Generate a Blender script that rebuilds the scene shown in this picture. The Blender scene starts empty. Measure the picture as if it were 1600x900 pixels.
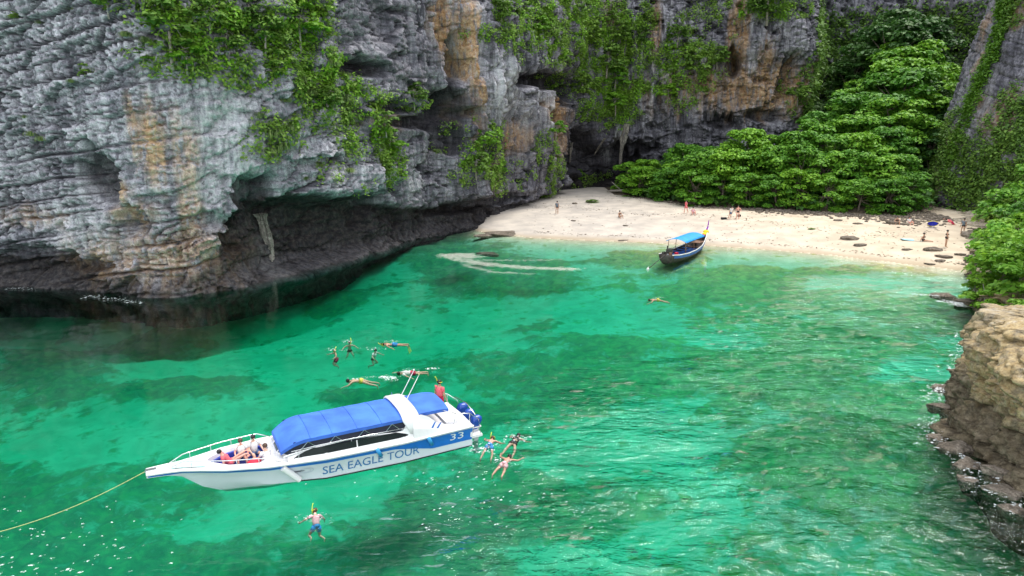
import bpy, bmesh, math, random
import numpy as np
from mathutils import Vector, Matrix

random.seed(7)
rng = np.random.default_rng(7)
S = bpy.context.scene
COL = S.collection
R = math.radians

# ------------------------------------------------------------------ camera, sky, sun, exposure
CAM_H = 12.4
cam_data = bpy.data.cameras.new('camera')
cam_data.sensor_width = 36.0
cam_data.lens = 24.0
cam_data.clip_end = 2000
cam = bpy.data.objects.new('camera', cam_data)
COL.objects.link(cam)
cam.location = (0, 0, CAM_H)
cam.rotation_euler = (R(90 - 13.5), 0, 0)
S.camera = cam

SUN_EL, SUN_AZ = R(66), R(50)          # azimuth measured clockwise from +Y: high in front, to the right
world = bpy.data.worlds.new('World')
S.world = world
world.use_nodes = True
wn = world.node_tree.nodes
wl = world.node_tree.links
bg = wn['Background']
sky = wn.new('ShaderNodeTexSky')
sky.sky_type = 'NISHITA'
sky.sun_disc = False
sky.sun_elevation = SUN_EL
sky.sun_rotation = SUN_AZ
sky.air_density = 1.0
sky.dust_density = 2.5
# a bright veil of thin broken cloud over the blue
tcw = wn.new('ShaderNodeTexCoord')
cn = wn.new('ShaderNodeTexNoise'); cn.inputs['Scale'].default_value = 2.2; cn.inputs['Detail'].default_value = 6
cr = wn.new('ShaderNodeValToRGB')
cr.color_ramp.elements[0].position = 0.36; cr.color_ramp.elements[0].color = (0.25, 0.25, 0.25, 1)
cr.color_ramp.elements[1].position = 0.62; cr.color_ramp.elements[1].color = (0.95, 0.95, 0.95, 1)
mixw = wn.new('ShaderNodeMix'); mixw.data_type = 'RGBA'
wl.new(tcw.outputs['Generated'], cn.inputs['Vector'])
wl.new(cn.outputs['Fac'], cr.inputs['Fac'])
wl.new(cr.outputs['Color'], mixw.inputs['Factor'])
wl.new(sky.outputs['Color'], mixw.inputs['A'])
mixw.inputs['B'].default_value = (13, 13.3, 13.6, 1)
wl.new(mixw.outputs['Result'], bg.inputs['Color'])
bg.inputs['Strength'].default_value = 0.11

sun_data = bpy.data.lights.new('sun', 'SUN')
sun_data.energy = 1.5
sun_data.angle = R(19)
sun_data.color = (1.0, 0.95, 0.87)
sun = bpy.data.objects.new('sun', sun_data)
COL.objects.link(sun)
sdir = Vector((math.sin(SUN_AZ) * math.cos(SUN_EL), math.cos(SUN_AZ) * math.cos(SUN_EL), math.sin(SUN_EL)))
sun.rotation_euler = sdir.to_track_quat('Z', 'Y').to_euler()

S.view_settings.view_transform = 'Standard'
S.view_settings.look = 'None'
S.view_settings.exposure = 0.9
S.view_settings.gamma = 1.0
S.render.engine = 'CYCLES'
S.cycles.max_bounces = 6
S.cycles.diffuse_bounces = 3
S.cycles.glossy_bounces = 3
S.cycles.transparent_max_bounces = 12
S.cycles.use_denoising = True
S.cycles.volume_bounces = 0

# ------------------------------------------------------------------ numpy noise
_T = np.random.default_rng(11).random(4096)
def _h(i, j, k):
    n = (i * 73856093) ^ (j * 19349663) ^ (k * 83492791)
    n = (n ^ (n >> 13)) & 0x7fffffff
    return _T[(n * 2654435761 >> 7) & 4095]
def vnoise(x, y, z=0.0):
    x = np.asarray(x, float); y = np.asarray(y, float); z = np.asarray(z, float)
    x, y, z = np.broadcast_arrays(x, y, z)
    i = np.floor(x).astype(np.int64); j = np.floor(y).astype(np.int64); k = np.floor(z).astype(np.int64)
    u = x - i; v = y - j; w = z - k
    u = u * u * (3 - 2 * u); v = v * v * (3 - 2 * v); w = w * w * (3 - 2 * w)
    def l(a, b, t): return a + (b - a) * t
    if not np.any(w):
        return 2 * l(l(_h(i, j, k), _h(i + 1, j, k), u), l(_h(i, j + 1, k), _h(i + 1, j + 1, k), u), v) - 1
    a = l(l(_h(i, j, k), _h(i + 1, j, k), u), l(_h(i, j + 1, k), _h(i + 1, j + 1, k), u), v)
    b = l(l(_h(i, j, k + 1), _h(i + 1, j, k + 1), u), l(_h(i, j + 1, k + 1), _h(i + 1, j + 1, k + 1), u), v)
    return 2 * l(a, b, w) - 1
def fbm(x, y, z=0.0, o=4, g=0.5):
    s = 0; a = 1; t = 0
    for q in range(o):
        s = s + a * vnoise(x * 2 ** q + 17.3 * q, y * 2 ** q - 9.1 * q, z); t += a; a *= g
    return s / t
def ridged(x, y, z=0.0, o=3):
    s = 0; a = 1; t = 0
    for q in range(o):
        s = s + a * (1 - np.abs(vnoise(x * 2 ** q + 5.7 * q, y * 2 ** q + 31.1 * q, z)) * 2); t += a; a *= 0.5
    return s / t
def worley(x, y, seed=0):
    """distance to the nearest cell centre, gap to the second, random value and offset of the cell"""
    i0 = np.floor(x).astype(np.int64); j0 = np.floor(y).astype(np.int64)
    f1 = np.full(x.shape, 9.0); f2 = f1.copy(); rv = np.zeros(x.shape); ox = rv.copy(); oy = rv.copy()
    for di in (-1, 0, 1):
        for dj in (-1, 0, 1):
            i = i0 + di; j = j0 + dj
            px = i + _h(i, j, np.int64(seed)); py = j + _h(i, j, np.int64(seed + 1))
            d = np.hypot(x - px, y - py); n = d < f1
            f2 = np.where(n, f1, np.minimum(f2, d)); rv = np.where(n, _h(i, j, np.int64(seed + 2)), rv)
            ox = np.where(n, x - px, ox); oy = np.where(n, y - py, oy); f1 = np.where(n, d, f1)
    return f1, f2 - f1, rv, ox, oy
def sstep(a, b, x):
    t = np.clip((x - a) / (b - a), 0, 1)
    return t * t * (3 - 2 * t)

# ------------------------------------------------------------------ mesh helpers
def tag(o, label=None, cat=None, group=None, kind=None):
    if label: o['label'] = label
    if cat: o['category'] = cat
    if group: o['group'] = group
    if kind: o['kind'] = kind
    return o
def link(name, me, mats=None, parent=None):
    o = bpy.data.objects.new(name, me)
    COL.objects.link(o)
    if mats is not None:
        for m in (mats if isinstance(mats, (list, tuple)) else [mats]):
            me.materials.append(m)
    if parent is not None: o.parent = parent
    return o
def empty(name, loc=(0, 0, 0), rz=0.0, scale=1.0):
    o = bpy.data.objects.new(name, None)
    COL.objects.link(o)
    o.empty_display_size = 0.3
    o.location = loc; o.rotation_euler = (0, 0, rz); o.scale = (scale,) * 3
    return o
def arr_mesh(name, V, F, smooth=False, attrs=None, mi=None):
    """V (n,3) array, F (m,k) array of equal-sized faces."""
    V = np.asarray(V, np.float32); F = np.asarray(F, np.int32)
    me = bpy.data.meshes.new(name)
    m, k = F.shape
    me.vertices.add(len(V)); me.vertices.foreach_set('co', V.ravel())
    me.loops.add(m * k); me.loops.foreach_set('vertex_index', F.ravel())
    me.polygons.add(m)
    me.polygons.foreach_set('loop_start', np.arange(m, dtype=np.int32) * k)
    if smooth: me.polygons.foreach_set('use_smooth', np.ones(m, bool))
    if mi is not None: me.polygons.foreach_set('material_index', np.asarray(mi, np.int32))
    me.update(calc_edges=True)
    for n, a in (attrs or {}).items():
        at = me.attributes.new(n, 'FLOAT', 'POINT')
        at.data.foreach_set('value', np.asarray(a, np.float32).ravel())
    me.validate()
    return me
def grid_faces(n, m):
    i = np.arange(n - 1)[:, None]; j = np.arange(m - 1)[None, :]
    a = (i * m + j).ravel()
    return np.stack([a, a + m, a + m + 1, a + 1], 1)
def py_mesh(name, V, F, smooth=False, mi=None):
    me = bpy.data.meshes.new(name)
    me.from_pydata([tuple(v) for v in V], [], [tuple(f) for f in F])
    if smooth: me.polygons.foreach_set('use_smooth', [True] * len(me.polygons))
    if mi is not None: me.polygons.foreach_set('material_index', mi)
    me.update()
    return me
class MB:
    """collects simple solids, then builds one mesh"""
    def __init__(s): s.V = []; s.F = []
    def add(s, V, F):
        b = len(s.V); s.V += [tuple(v) for v in V]; s.F += [tuple(i + b for i in f) for f in F]
    def box(s, c, d, M=None):
        V = [Vector((c[0] + d[0] / 2 * a, c[1] + d[1] / 2 * b, c[2] + d[2] / 2 * e)) for a in (-1, 1) for b in (-1, 1) for e in (-1, 1)]
        if M: V = [M @ v for v in V]
        s.add(V, [(0, 1, 3, 2), (4, 6, 7, 5), (0, 4, 5, 1), (2, 3, 7, 6), (0, 2, 6, 4), (1, 5, 7, 3)])
    def tube(s, pts, r, n=6, cap=True):
        P = [Vector(p) for p in pts]
        rr = r if isinstance(r, (list, tuple)) else [r] * len(P)
        V = []; up = Vector((0, 0, 1))
        for i, p in enumerate(P):
            d = (P[min(i + 1, len(P) - 1)] - P[max(i - 1, 0)]).normalized()
            a = d.cross(up if abs(d.z) < .9 else Vector((1, 0, 0))).normalized(); b = d.cross(a)
            for k in range(n):
                t = 2 * math.pi * k / n
                V.append(p + (a * math.cos(t) + b * math.sin(t)) * rr[i])
        F = [(i * n + k, i * n + (k + 1) % n, (i + 1) * n + (k + 1) % n, (i + 1) * n + k) for i in range(len(P) - 1) for k in range(n)]
        if cap: F += [tuple(range(n))[::-1], tuple((len(P) - 1) * n + k for k in range(n))]
        s.add(V, F)
    def ball(s, c, r, n=8, m=6):
        r = r if isinstance(r, (list, tuple)) else (r, r, r)
        V = [(c[0], c[1], c[2] + r[2])]
        for i in range(1, m):
            a = math.pi * i / m
            for k in range(n):
                t = 2 * math.pi * k / n
                V.append((c[0] + r[0] * math.sin(a) * math.cos(t), c[1] + r[1] * math.sin(a) * math.sin(t), c[2] + r[2] * math.cos(a)))
        V.append((c[0], c[1], c[2] - r[2]))
        F = [(0, 1 + k, 1 + (k + 1) % n) for k in range(n)]
        for i in range(m - 2):
            F += [(1 + i * n + k, 1 + (i + 1) * n + k, 1 + (i + 1) * n + (k + 1) % n, 1 + i * n + (k + 1) % n) for k in range(n)]
        L = len(V) - 1
        F += [(L, 1 + (m - 2) * n + (k + 1) % n, 1 + (m - 2) * n + k) for k in range(n)]
        s.add(V, F)
    def sheet(s, rows):
        m = len(rows[0]); V = [p for r in rows for p in r]
        s.add(V, [(i * m + j, (i + 1) * m + j, (i + 1) * m + j + 1, i * m + j + 1) for i in range(len(rows) - 1) for j in range(m - 1)])
    def build(s, name, mat, parent=None, smooth=False):
        return link(name, py_mesh(name, s.V, s.F, smooth), mat, parent)
def copy_tree(o, parent=None):
    c = o.copy(); COL.objects.link(c)
    if parent is not None: c.parent = parent
    for ch in o.children: copy_tree(ch, c)
    return c

# ------------------------------------------------------------------ materials
def newmat(name):
    m = bpy.data.materials.new(name); m.use_nodes = True
    return m, m.node_tree.nodes, m.node_tree.links, m.node_tree.nodes['Principled BSDF']
def N(nt, typ, **kw):
    n = nt.new(typ)
    for k, v in kw.items():
        if k in n.inputs: n.inputs[k].default_value = v
        else: setattr(n, k, v)
    return n
def rampn(nt, stops, interp='LINEAR'):
    r = nt.new('ShaderNodeValToRGB'); e = r.color_ramp; e.interpolation = interp
    while len(e.elements) < len(stops): e.elements.new(0.5)
    for el, (p, c) in zip(e.elements, stops):
        el.position = p; el.color = (*c, 1) if len(c) == 3 else c
    return r
def mixc(nt, L, fac, a, b, bt='MIX'):
    m = nt.new('ShaderNodeMix'); m.data_type = 'RGBA'; m.blend_type = bt
    for s, v in (('Factor', fac), ('A', a), ('B', b)):
        if isinstance(v, (int, float)): m.inputs[s].default_value = v
        elif isinstance(v, tuple): m.inputs[s].default_value = (*v, 1)
        else: L.new(v, m.inputs[s])
    return m.outputs['Result']
def mth(nt, L, op, a, b=None, clamp=False):
    m = nt.new('ShaderNodeMath'); m.operation = op; m.use_clamp = clamp
    for i, v in enumerate((a, b)):
        if v is None: continue
        if isinstance(v, (int, float)): m.inputs[i].default_value = v
        else: L.new(v, m.inputs[i])
    return m.outputs[0]
def simple(name, col, rough=0.5, metal=0.0, var=0.0, scale=4.0, bump=0.0, spec=0.5):
    m, n, L, p = newmat(name)
    p.inputs['Roughness'].default_value = rough; p.inputs['Metallic'].default_value = metal
    p.inputs['Specular IOR Level'].default_value = spec
    tc = n.new('ShaderNodeTexCoord')
    nz = N(n, 'ShaderNodeTexNoise', Scale=scale, Detail=5.0)
    L.new(tc.outputs['Object'], nz.inputs['Vector'])
    v = var if var else 0.06
    lo = tuple(c * (1 - v) for c in col); hi = tuple(min(1, c * (1 + v)) for c in col)
    rp = rampn(n, [(0.35, lo), (0.65, hi)])
    L.new(nz.outputs['Fac'], rp.inputs['Fac']); L.new(rp.outputs['Color'], p.inputs['Base Color'])
    if bump:
        b = N(n, 'ShaderNodeBump', Strength=0.5, Distance=bump); L.new(nz.outputs['Fac'], b.inputs['Height']); L.new(b.outputs['Normal'], p.inputs['Normal'])
    return m
def attr(n, name): 
    a = n.new('ShaderNodeAttribute'); a.attribute_name = name; return a.outputs['Fac']

# ------------------------------------------------------------------ ground plan (metres; camera at the origin looking along +Y)
FOOT = [(-95,30),(-70,41),(-52,49),(-39,53),(-30,49.8),(-25,48.5),(-21.5,50.5),(-18,55),(-14.5,63),(-11,72.5),(-7,80),(-3.2,86),(0.5,93),(4,99),(6.5,103.5),(8.2,108),(11,113),(16,116),(23,115.5),(30,113),(40,111),(47,114),(51,122),(55,135),(64,146),(78,151),(94,146),(106,132)]
def smooth_line(P, it=3):
    P = np.array(P, float)
    for _ in range(it):
        Q = np.empty((2 * len(P) - 2, 2))
        Q[0::2] = P[:-1] * .75 + P[1:] * .25
        Q[1::2] = P[:-1] * .25 + P[1:] * .75
        P = np.vstack([P[:1], Q, P[-1:]])
    return P
def arclen(P):
    return np.concatenate([[0], np.cumsum(np.hypot(*np.diff(P, axis=0).T))])

SHORE = [(-6,84),(-3.5,80),(2.2,75.8),(7.1,74.3),(13.9,72.8),(20.2,70.8),(26,68.3),(30.9,65.4),(34.9,61.8),(38.5,58.6),(43,56.5),(60,52)]   # waterline of the beach
_SX = np.array([p[0] for p in SHORE]); _SY = np.array([p[1] for p in SHORE])
BACKLINE = [(-10,103),(6,104),(12,107),(18,104),(25.7,91.5),(33,88.5),(40,84),(46,82),(51,84),(58,92),(70,92)]    # where the wood meets the sand
_BX = np.array([p[0] for p in BACKLINE]); _BY = np.array([p[1] for p in BACKLINE])
def signed_cliff(x, y):
    """rough distance into the bay from the left cliff foot"""
    P = _FP[::2]; d = np.full(np.shape(x), 1e9)
    for i in range(len(P) - 1):
        a = P[i]; b = P[i + 1]; ab = b - a; L = ab @ ab
        t = np.clip(((x - a[0]) * ab[0] + (y - a[1]) * ab[1]) / L, 0, 1)
        d = np.minimum(d, np.hypot(x - a[0] - t * ab[0], y - a[1] - t * ab[1]))
    return d
_FP = smooth_line(FOOT, 2)
def ground_z(x, y, cd=None):
    x = np.asarray(x, float); y = np.asarray(y, float)
    t = (y - np.interp(x, _SX, _SY)) * 0.93
    if cd is None: cd = signed_cliff(x, y)
    dep = 3.6 * (1 - np.exp(t / 24.0)) + 0.02 * np.minimum(-t, 60) + 0.5 * fbm(x / 9, y / 9, o=3) * sstep(2, 14, -t)
    dep = dep * (1 - .34 * sstep(-2, 22, x))
    dep = dep + 1.6 * sstep(5, 0, cd + 1.5 * fbm(x / 4, y / 4, 5, 3)) * sstep(72, 50, y)
    up = 1.9 * (1 - np.exp(-np.maximum(t, 0) / 13.0)) + 0.05 * fbm(x / 3, y / 3, o=3) * sstep(1, 5, t)
    tb = y - np.interp(x, _BX, _BY)
    hill = np.maximum(tb - 1, 0) * (0.26 * sstep(16, 26, x) + 0.50 * sstep(46, 60, x))
    hill = 15 * (1 - np.exp(-hill / 15))
    return np.where(t < 0, -dep, up) + hill

# features of the cliff face: (metres along the foot, height, half length, half height, strength)
CAVES = [(69.9, 8.8, 1.5, 1.9, 2.0), (72.3, 5.6, 1.2, 1.0, 1.2), (96.9, 3.2, 13.1, 1.6, 1.5), (85.0, 4.4, 6.0, 2.6, 3.5), (81.9, 7.3, 2.1, 1.5, 2.4), (93.7, 4.5, 6.2, 1.9, 3.0), (109.9, 14.4, 3.7, 2.8, 3.5), (111.4, 19.6, 1.9, 4.1, 1.8), (132.7, 18.3, 10.5, 1.5, 3.0), (140.5, 18.3, 6.2, 2.8, 2.5), (148.6, 7.8, 5.5, 5.1, 3.5), (154.8, 6.1, 7.0, 4.2, 4.0), (173.8, 22.0, 1.2, 3.1, 2.2), (94.9, 17.4, 4.2, 0.7, 1.8), (99.1, 14.1, 4.7, 0.6, 1.2), (180.0, 13.8, 4.6, 1.0, 1.5), (103.8, 12.7, 6.0, 0.5, 1.5), (111.0, 10.9, 2.5, 1.4, 1.6), (122.1, 3.0, 6.6, 0.8, 1.3), (116.1, 8.9, 2.2, 1.6, 1.0), (173.0, 12.8, 3.0, 1.6, 1.6), (160.1, 8.7, 4.2, 1.2, 1.6), (182.9, 19.7, 1.9, 3.8, 1.2), (62.7, 2.2, 6.2, 0.9, 1.4), (115.3, 2.9, 8.6, 1.0, 1.6), (136.9, 12.8, 2.8, 4.5, 1.2), (78.0, 5.5, 1.4, 0.5, 0.8), (89.8, 4.1, 2.6, 1.1, 2.0), (160.6, 19.8, 0.9, 5.9, 0.9), (98.5, 21.4, 1.6, 2.8, 0.8)]
STAIN = [(75.5, 2.6, 7.5, 2.0, .55), (63, 5.5, 2.5, .8, .4), (74.8, 11.3, 1.1, 2.7, 0.9), (71.5, 7.7, 1.5, 0.9, 0.8), (72.4, 6.1, 1.8, 0.9, 0.7), (68.4, 1.8, 1.4, 1.5, 0.8), (65.8, 1.9, 2.0, 0.8, 0.5), (114.1, 19.8, 1.1, 7.0, 1.0), (109.3, 22.7, 1.7, 4.0, 1.0), (136.8, 14.5, 5.2, 2.3, 1.0), (174.1, 25.3, 1.4, 6.6, 1.0), (178.4, 19.6, 1.9, 4.8, 0.8), (183.1, 17.7, 17.8, 3.5, 1.0), (76.7, 9.9, 1.0, 2.7, 0.6), (111.5, 23.6, 1.7, 2.0, 0.9), (98.9, 12.6, 3.5, 0.8, 0.6), (123.9, 10.7, 3.1, 1.6, 0.8), (153.5, 28.6, 2.3, 2.4, 0.6), (161.8, 26.7, 0.9, 4.8, 0.8), (76.7, 6.3, 0.8, 1.8, 0.6), (118.9, 6.5, 2.1, 2.0, 0.5), (171.8, 16.7, 2.9, 1.9, 0.5), (139.4, 10.9, 3.8, 3.7, 0.6), (213.8, 24.9, 1.5, 5.5, 0.7)]
PALE = [(79.1, 12.1, 2.5, 4.1, 1.0), (78.2, 7.6, 1.8, 2.8, 0.8), (84.4, 1.9, 1.2, 2.9, 1.0), (155.8, 9.2, 0.8, 3.5, 1.0), (75.3, 16.0, 1.2, 2.1, 0.5), (114.5, 21.9, 2.5, 6.9, 0.5), (130.9, 14.4, 5.6, 3.4, 0.5), (119.1, 16.5, 3.6, 4.5, 0.7), (68.3, 4.7, 3.8, 2.4, 0.7), (80.8, 9.8, 2.0, 2.8, 0.8), (187.2, 14.8, 16.5, 3.0, 0.4), (104.5, 5.3, 1.5, 2.7, 0.6), (160.8, 16.9, 1.4, 6.1, 0.6), (175.3, 21.5, 2.9, 5.8, 0.5)]
DARK = [(98.4, 20.2, 9.7, 5.2, 0.6), (99.0, 13.2, 6.9, 3.0, 0.6), (147.6, 10.8, 11.5, 6.0, 0.8), (154.8, 6.6, 9.8, 4.1, 0.9), (125.6, 7.8, 14.6, 5.0, 0.5), (83.7, 4.1, 8.0, 2.5, 0.7), (103.1, 2.7, 19.5, 1.9, 0.6), (165.1, 11.8, 8.1, 3.1, 0.6), (62.5, 0.9, 6.8, 1.6, 0.8), (111.1, 12.0, 7.6, 3.5, 0.6), (177.7, 16.7, 6.4, 5.8, 0.3)]
FLUTE = [(80.4, 10.7, 6.4, 5.2, 1.0), (125.6, 15.1, 22.3, 9.7, 1.2), (159.6, 19.9, 18.4, 11.9, 1.0), (177.3, 21.5, 11.5, 8.5, 0.9), (111.4, 21.6, 7.5, 8.1, 1.2), (104.5, 5.3, 12.2, 3.4, 0.7), (125.6, 4.4, 14.8, 3.4, 0.8), (72.5, 8.6, 3.6, 2.8, 0.9), (74.6, 13.4, 1.8, 2.6, 0.5)]

LIP = np.array([(40,2.0,1.2),(56,2.0,1.5),(62,2.4,1.8),(67,1.2,.8),(72,1.0,.3),(76,2.0,.4),(78.5,3.0,.7),(80.5,6.6,2.4),(85,6.8,4.4),(90,6.2,4.6),(94,5.8,3.4),(98,4.6,1.9),(103,3.6,1.2),(112,2.8,1.0),(120,2.4,.9),(130,2.2,1.0),(140,2.6,1.8),(148,4.2,4.0),(156,4.0,3.2),(164,3.0,1.6),(180,2,1),(236,2,.5)])

# ------------------------------------------------------------------ cliff
def blob(L, s, h, nz, hard=0.45):
    o = np.zeros_like(s)
    for cs, ch, rs, rh, w in L:
        d = np.sqrt(((s - cs) / rs) ** 2 + ((h - ch) / rh) ** 2) + nz * 0.45
        o = np.maximum(o, w * sstep(1 + hard, 1 - hard, d))
    return o
def build_cliff():
    P = smooth_line(FOOT, 4); A = arclen(P)
    sv = np.concatenate([np.arange(0, 54, 0.6), np.arange(54, 188, 0.112), np.arange(188, A[-1], 0.25)])
    hv = np.concatenate([np.arange(-3, 0, 0.3), np.arange(0, 31.5, 0.112), np.arange(31.5, 40, 0.4), np.arange(40, 64, 1.5), [64.5]])
    px = np.interp(sv, A, P[:, 0]); py = np.interp(sv, A, P[:, 1])
    e = 2.5
    tx = np.interp(sv + e, A, P[:, 0]) - np.interp(sv - e, A, P[:, 0]); ty = np.interp(sv + e, A, P[:, 1]) - np.interp(sv - e, A, P[:, 1])
    tl = np.hypot(tx, ty); nx = ty / tl; ny = -tx / tl          # towards the bay
    s, h = np.meshgrid(sv, hv, indexing='ij')
    n1 = fbm(s / 3.2, h / 3.2, 1.3, 4); n2 = fbm(s / 0.9, h / 0.9, 4.7, 3)
    fl = np.clip(blob(FLUTE, s, h, n1, 0.6), 0, 1.2)
    left = sstep(92, 70, s)
    slab = sstep(84, 73, s) * (.35 + .65 * sstep(3, 7, h))
    right = sstep(88, 112, s)
    crk = np.zeros_like(s)
    # large bulges
    D = (1.9 + .8 * right) * fbm(s / 13, h / 15, 7.1, 3) * (1 - 0.45 * left) + 0.6 * fbm(s / 4.5, h / 6, 2.1, 3) * (1 - .4 * slab)
    # flowstone ribs, tall and narrow
    ws = s + 0.9 * fbm(s / 3, h / 7, 3.3, 3)
    rib = ridged(ws / 1.9, h / 11, 5.5, 3) 
    rib2 = ridged(ws / 0.62, h / 4.5, 8.2, 2)
    D = D + (rib - .25) * (0.28 + 0.70 * fl) * (0.34 + 1.75 * right) + (rib2 - .2) * 0.30 * (0.12 + fl * .8) 
    # bedding: tilted layers stepping in and out, with joints
    dip = np.interp(sv, [0, 60, 78, 88, 110, 236], [0.13, 0.13, 0.16, 0.05, 0.02, 0.0])
    base = np.concatenate([[0], np.cumsum(dip[:-1] * np.diff(sv))])[:, None]
    t = h - base + 0.55 * fbm(s / 7, h / 9, 9.9, 3) + 0.10 * n2
    bed = np.clip(1.05 - 0.75 * fl, 0.12, 1) * (0.45 + .60 * left)
    for per, amp, jw, z0 in ((1.55, 0.30, 3.4, 3.0), (0.47, 0.15, 1.3, 12.0)):
        u = t / per + 0.35 * vnoise(t / (per * 3), s / 40, z0); k = np.floor(u); f = u - k
        off = _h(k.astype(np.int64), k.astype(np.int64) * 3, np.int64(7)) * 9
        v = s / jw + off + 0.3 * vnoise(s / jw, k * 1.7, z0); kj = np.floor(v); fj = v - kj
        blk = _h(k.astype(np.int64), kj.astype(np.int64), np.int64(3)) - 0.5
        lay = _h(k.astype(np.int64), np.int64(5), np.int64(1)) - 0.5
        has = sstep(-0.25 - .35 * slab, 0.25 - .2 * slab, vnoise(s / (jw * 2.2), k * 2.3, z0 + 1))
        D = D + bed * amp * (1.0 * blk * sstep(0, .05, fj) + 0.9 * lay + 0.45 * (1 - f) * -1 + 0.2)
        gr_ = has * np.exp(-((f - 0.06) / (0.10 if per < 1 else 0.05)) ** 2)
        D = D - bed * amp * 2.1 * gr_
        crk = np.maximum(crk, gr_ * bed)
        gj = sstep(.35, .8, _h(k.astype(np.int64), kj.astype(np.int64), np.int64(9))) * np.exp(-((fj - 0.04) / 0.05) ** 2) * left
        D = D - bed * amp * 1.2 * gj
        crk = np.maximum(crk, gj * bed * .8)
    rough = 0.5 + 0.9 * blob(DARK, s, h, n1)
    # broken joint blocks: each facet tilts its own way, with a crack round it
    tone = np.zeros_like(s)
    for sx_, sy_, am, sd in ((4.6, 1.7, .80, 40), (2.1, .85, .20, 50), (.60, .30, .05, 60)):
        wx = (s + .35 * sx_ * n2 + .3 * sx_ * n1) / sx_; wy = (t + .3 * sy_ * n2) / sy_
        f1_, gap, rv, ox, oy = worley(wx, wy, sd)
        am_ = am * (1.1 - .75 * np.clip(fl, 0, 1)) * (1 - .55 * slab)
        D = D + am_ * ((rv - .5) * 1.1 + (ox * (_T[(rv * 4095).astype(int)] - .5) + oy * (rv * 7 % 1 - .7)) * 1.3)
        g_ = sstep(.10, .0, gap) * sstep(.25, .6, _T[(rv * 3571).astype(int)] + .2)
        D = D - (.10 + am_ * .5 + .08 * slab) * g_
        crk = np.maximum(crk, g_ * (1 - .7 * np.clip(fl, 0, 1)) * (1.0 if am > .15 else .5))
        tone = tone + (rv - .5) * (.9 if am > .5 else .6)
    D = D + (1 - .6 * slab) * (0.09 * rough * n2 + 0.24 * rough * n1) + 0.05 * fbm(s / .28, h / .24, 2.2, 2) * rough
    # pocked, honeycombed rock between the ribs
    pk = np.maximum(0, fbm(s / 1.3, h / 1.0, 13.0, 3) - 0.12) * (0.5 * (1 - slab) + right)
    D = D - 2.0 * pk * (0.45 + 0.55 * sstep(-.1, .4, vnoise(s / 6, h / 8, 21)))
    # caves and the wave-cut notch
    cv = np.zeros_like(s)
    for cs, ch, rs, rh, w in CAVES:
        d = np.sqrt(((s - cs) / (rs + .2)) ** 2 + ((h - ch) / (rh + .2)) ** 2) + n1 * 0.7 + 0.35 * rib2 * (h > ch)
        cv = np.maximum(cv, w * sstep(1.15, 0.6, d))
    lip = np.interp(sv, LIP[:, 0], LIP[:, 1])[:, None] + 0.9 * n1 + 0.5 * (rib2 - .3)
    ldep = np.interp(sv, LIP[:, 0], LIP[:, 2])[:, None]
    q = h / np.maximum(lip, .3)
    cv = cv * (1 + .5 * right)
    notch = ldep * sstep(1.04, 0.80, q) * (0.72 + 0.28 * sstep(0.0, 0.6, q)) * sstep(-.7, .9, h + .35 * n2)
    D = D * (1 - 0.45 * sstep(1.0, .8, q) * (h < lip)) - np.maximum(cv, notch)
    D = D + (0.9 - .6 * sstep(79, 84, s) * sstep(112, 100, s)) * sstep(1.5, 0.1, h) * (0.7 + n1) * sstep(188, 150, s)
    D = D - 2.2 * sstep(-.1, -1.6, h)
    D = D + .35 * sstep(.5, 2, notch) * (_h(np.floor((h + .25 * n1 + .02 * s) / .42).astype(np.int64), np.int64(8), np.int64(2)) - .5 + n1)
    # lean: the face goes up, slightly overhanging low and falling back high up
    D = D - 0.10 * np.maximum(h - 24, 0) + 0.04 * np.minimum(h, 24)
    X = px[:, None] + nx[:, None] * D; Y = py[:, None] + ny[:, None] * D
    Z = h + 0.10 * n1 * (h > 0)
    # close the crown of the cliff
    X[:, -1] -= nx * 30; Y[:, -1] -= ny * 30
    V = np.stack([X, Y, Z], -1)
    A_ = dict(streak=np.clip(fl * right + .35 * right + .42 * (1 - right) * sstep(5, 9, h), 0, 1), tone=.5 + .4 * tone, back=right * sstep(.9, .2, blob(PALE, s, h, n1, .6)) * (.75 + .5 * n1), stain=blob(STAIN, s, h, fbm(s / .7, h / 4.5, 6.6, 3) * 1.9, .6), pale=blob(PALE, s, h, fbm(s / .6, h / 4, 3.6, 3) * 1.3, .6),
              dark=np.clip(blob(DARK, s, h, n1, .7) + .9 * sstep(.8, 2.2, np.maximum(cv, notch)) * sstep(.8, 2.5, h) + .35 * right * sstep(-.2, .4, n1), 0, 1), brown=np.clip(sstep(2.6, .3, h + n1) + 1.0 * sstep(.2, 1.0, notch) + .5 * sstep(.5, 2, cv), 0, 1),  # dark and brown also paint the shade of caves and notch into the colour
              crack=np.clip(crk + 1.0 * np.clip(pk - .04, 0, 1) + .95 * sstep(.15, -.4, rib) * (.35 + .65 * fl) * right, 0, 1))
    F = grid_faces(len(sv), len(hv))[:, ::-1]
    return sv, hv, V, F, A_

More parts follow.
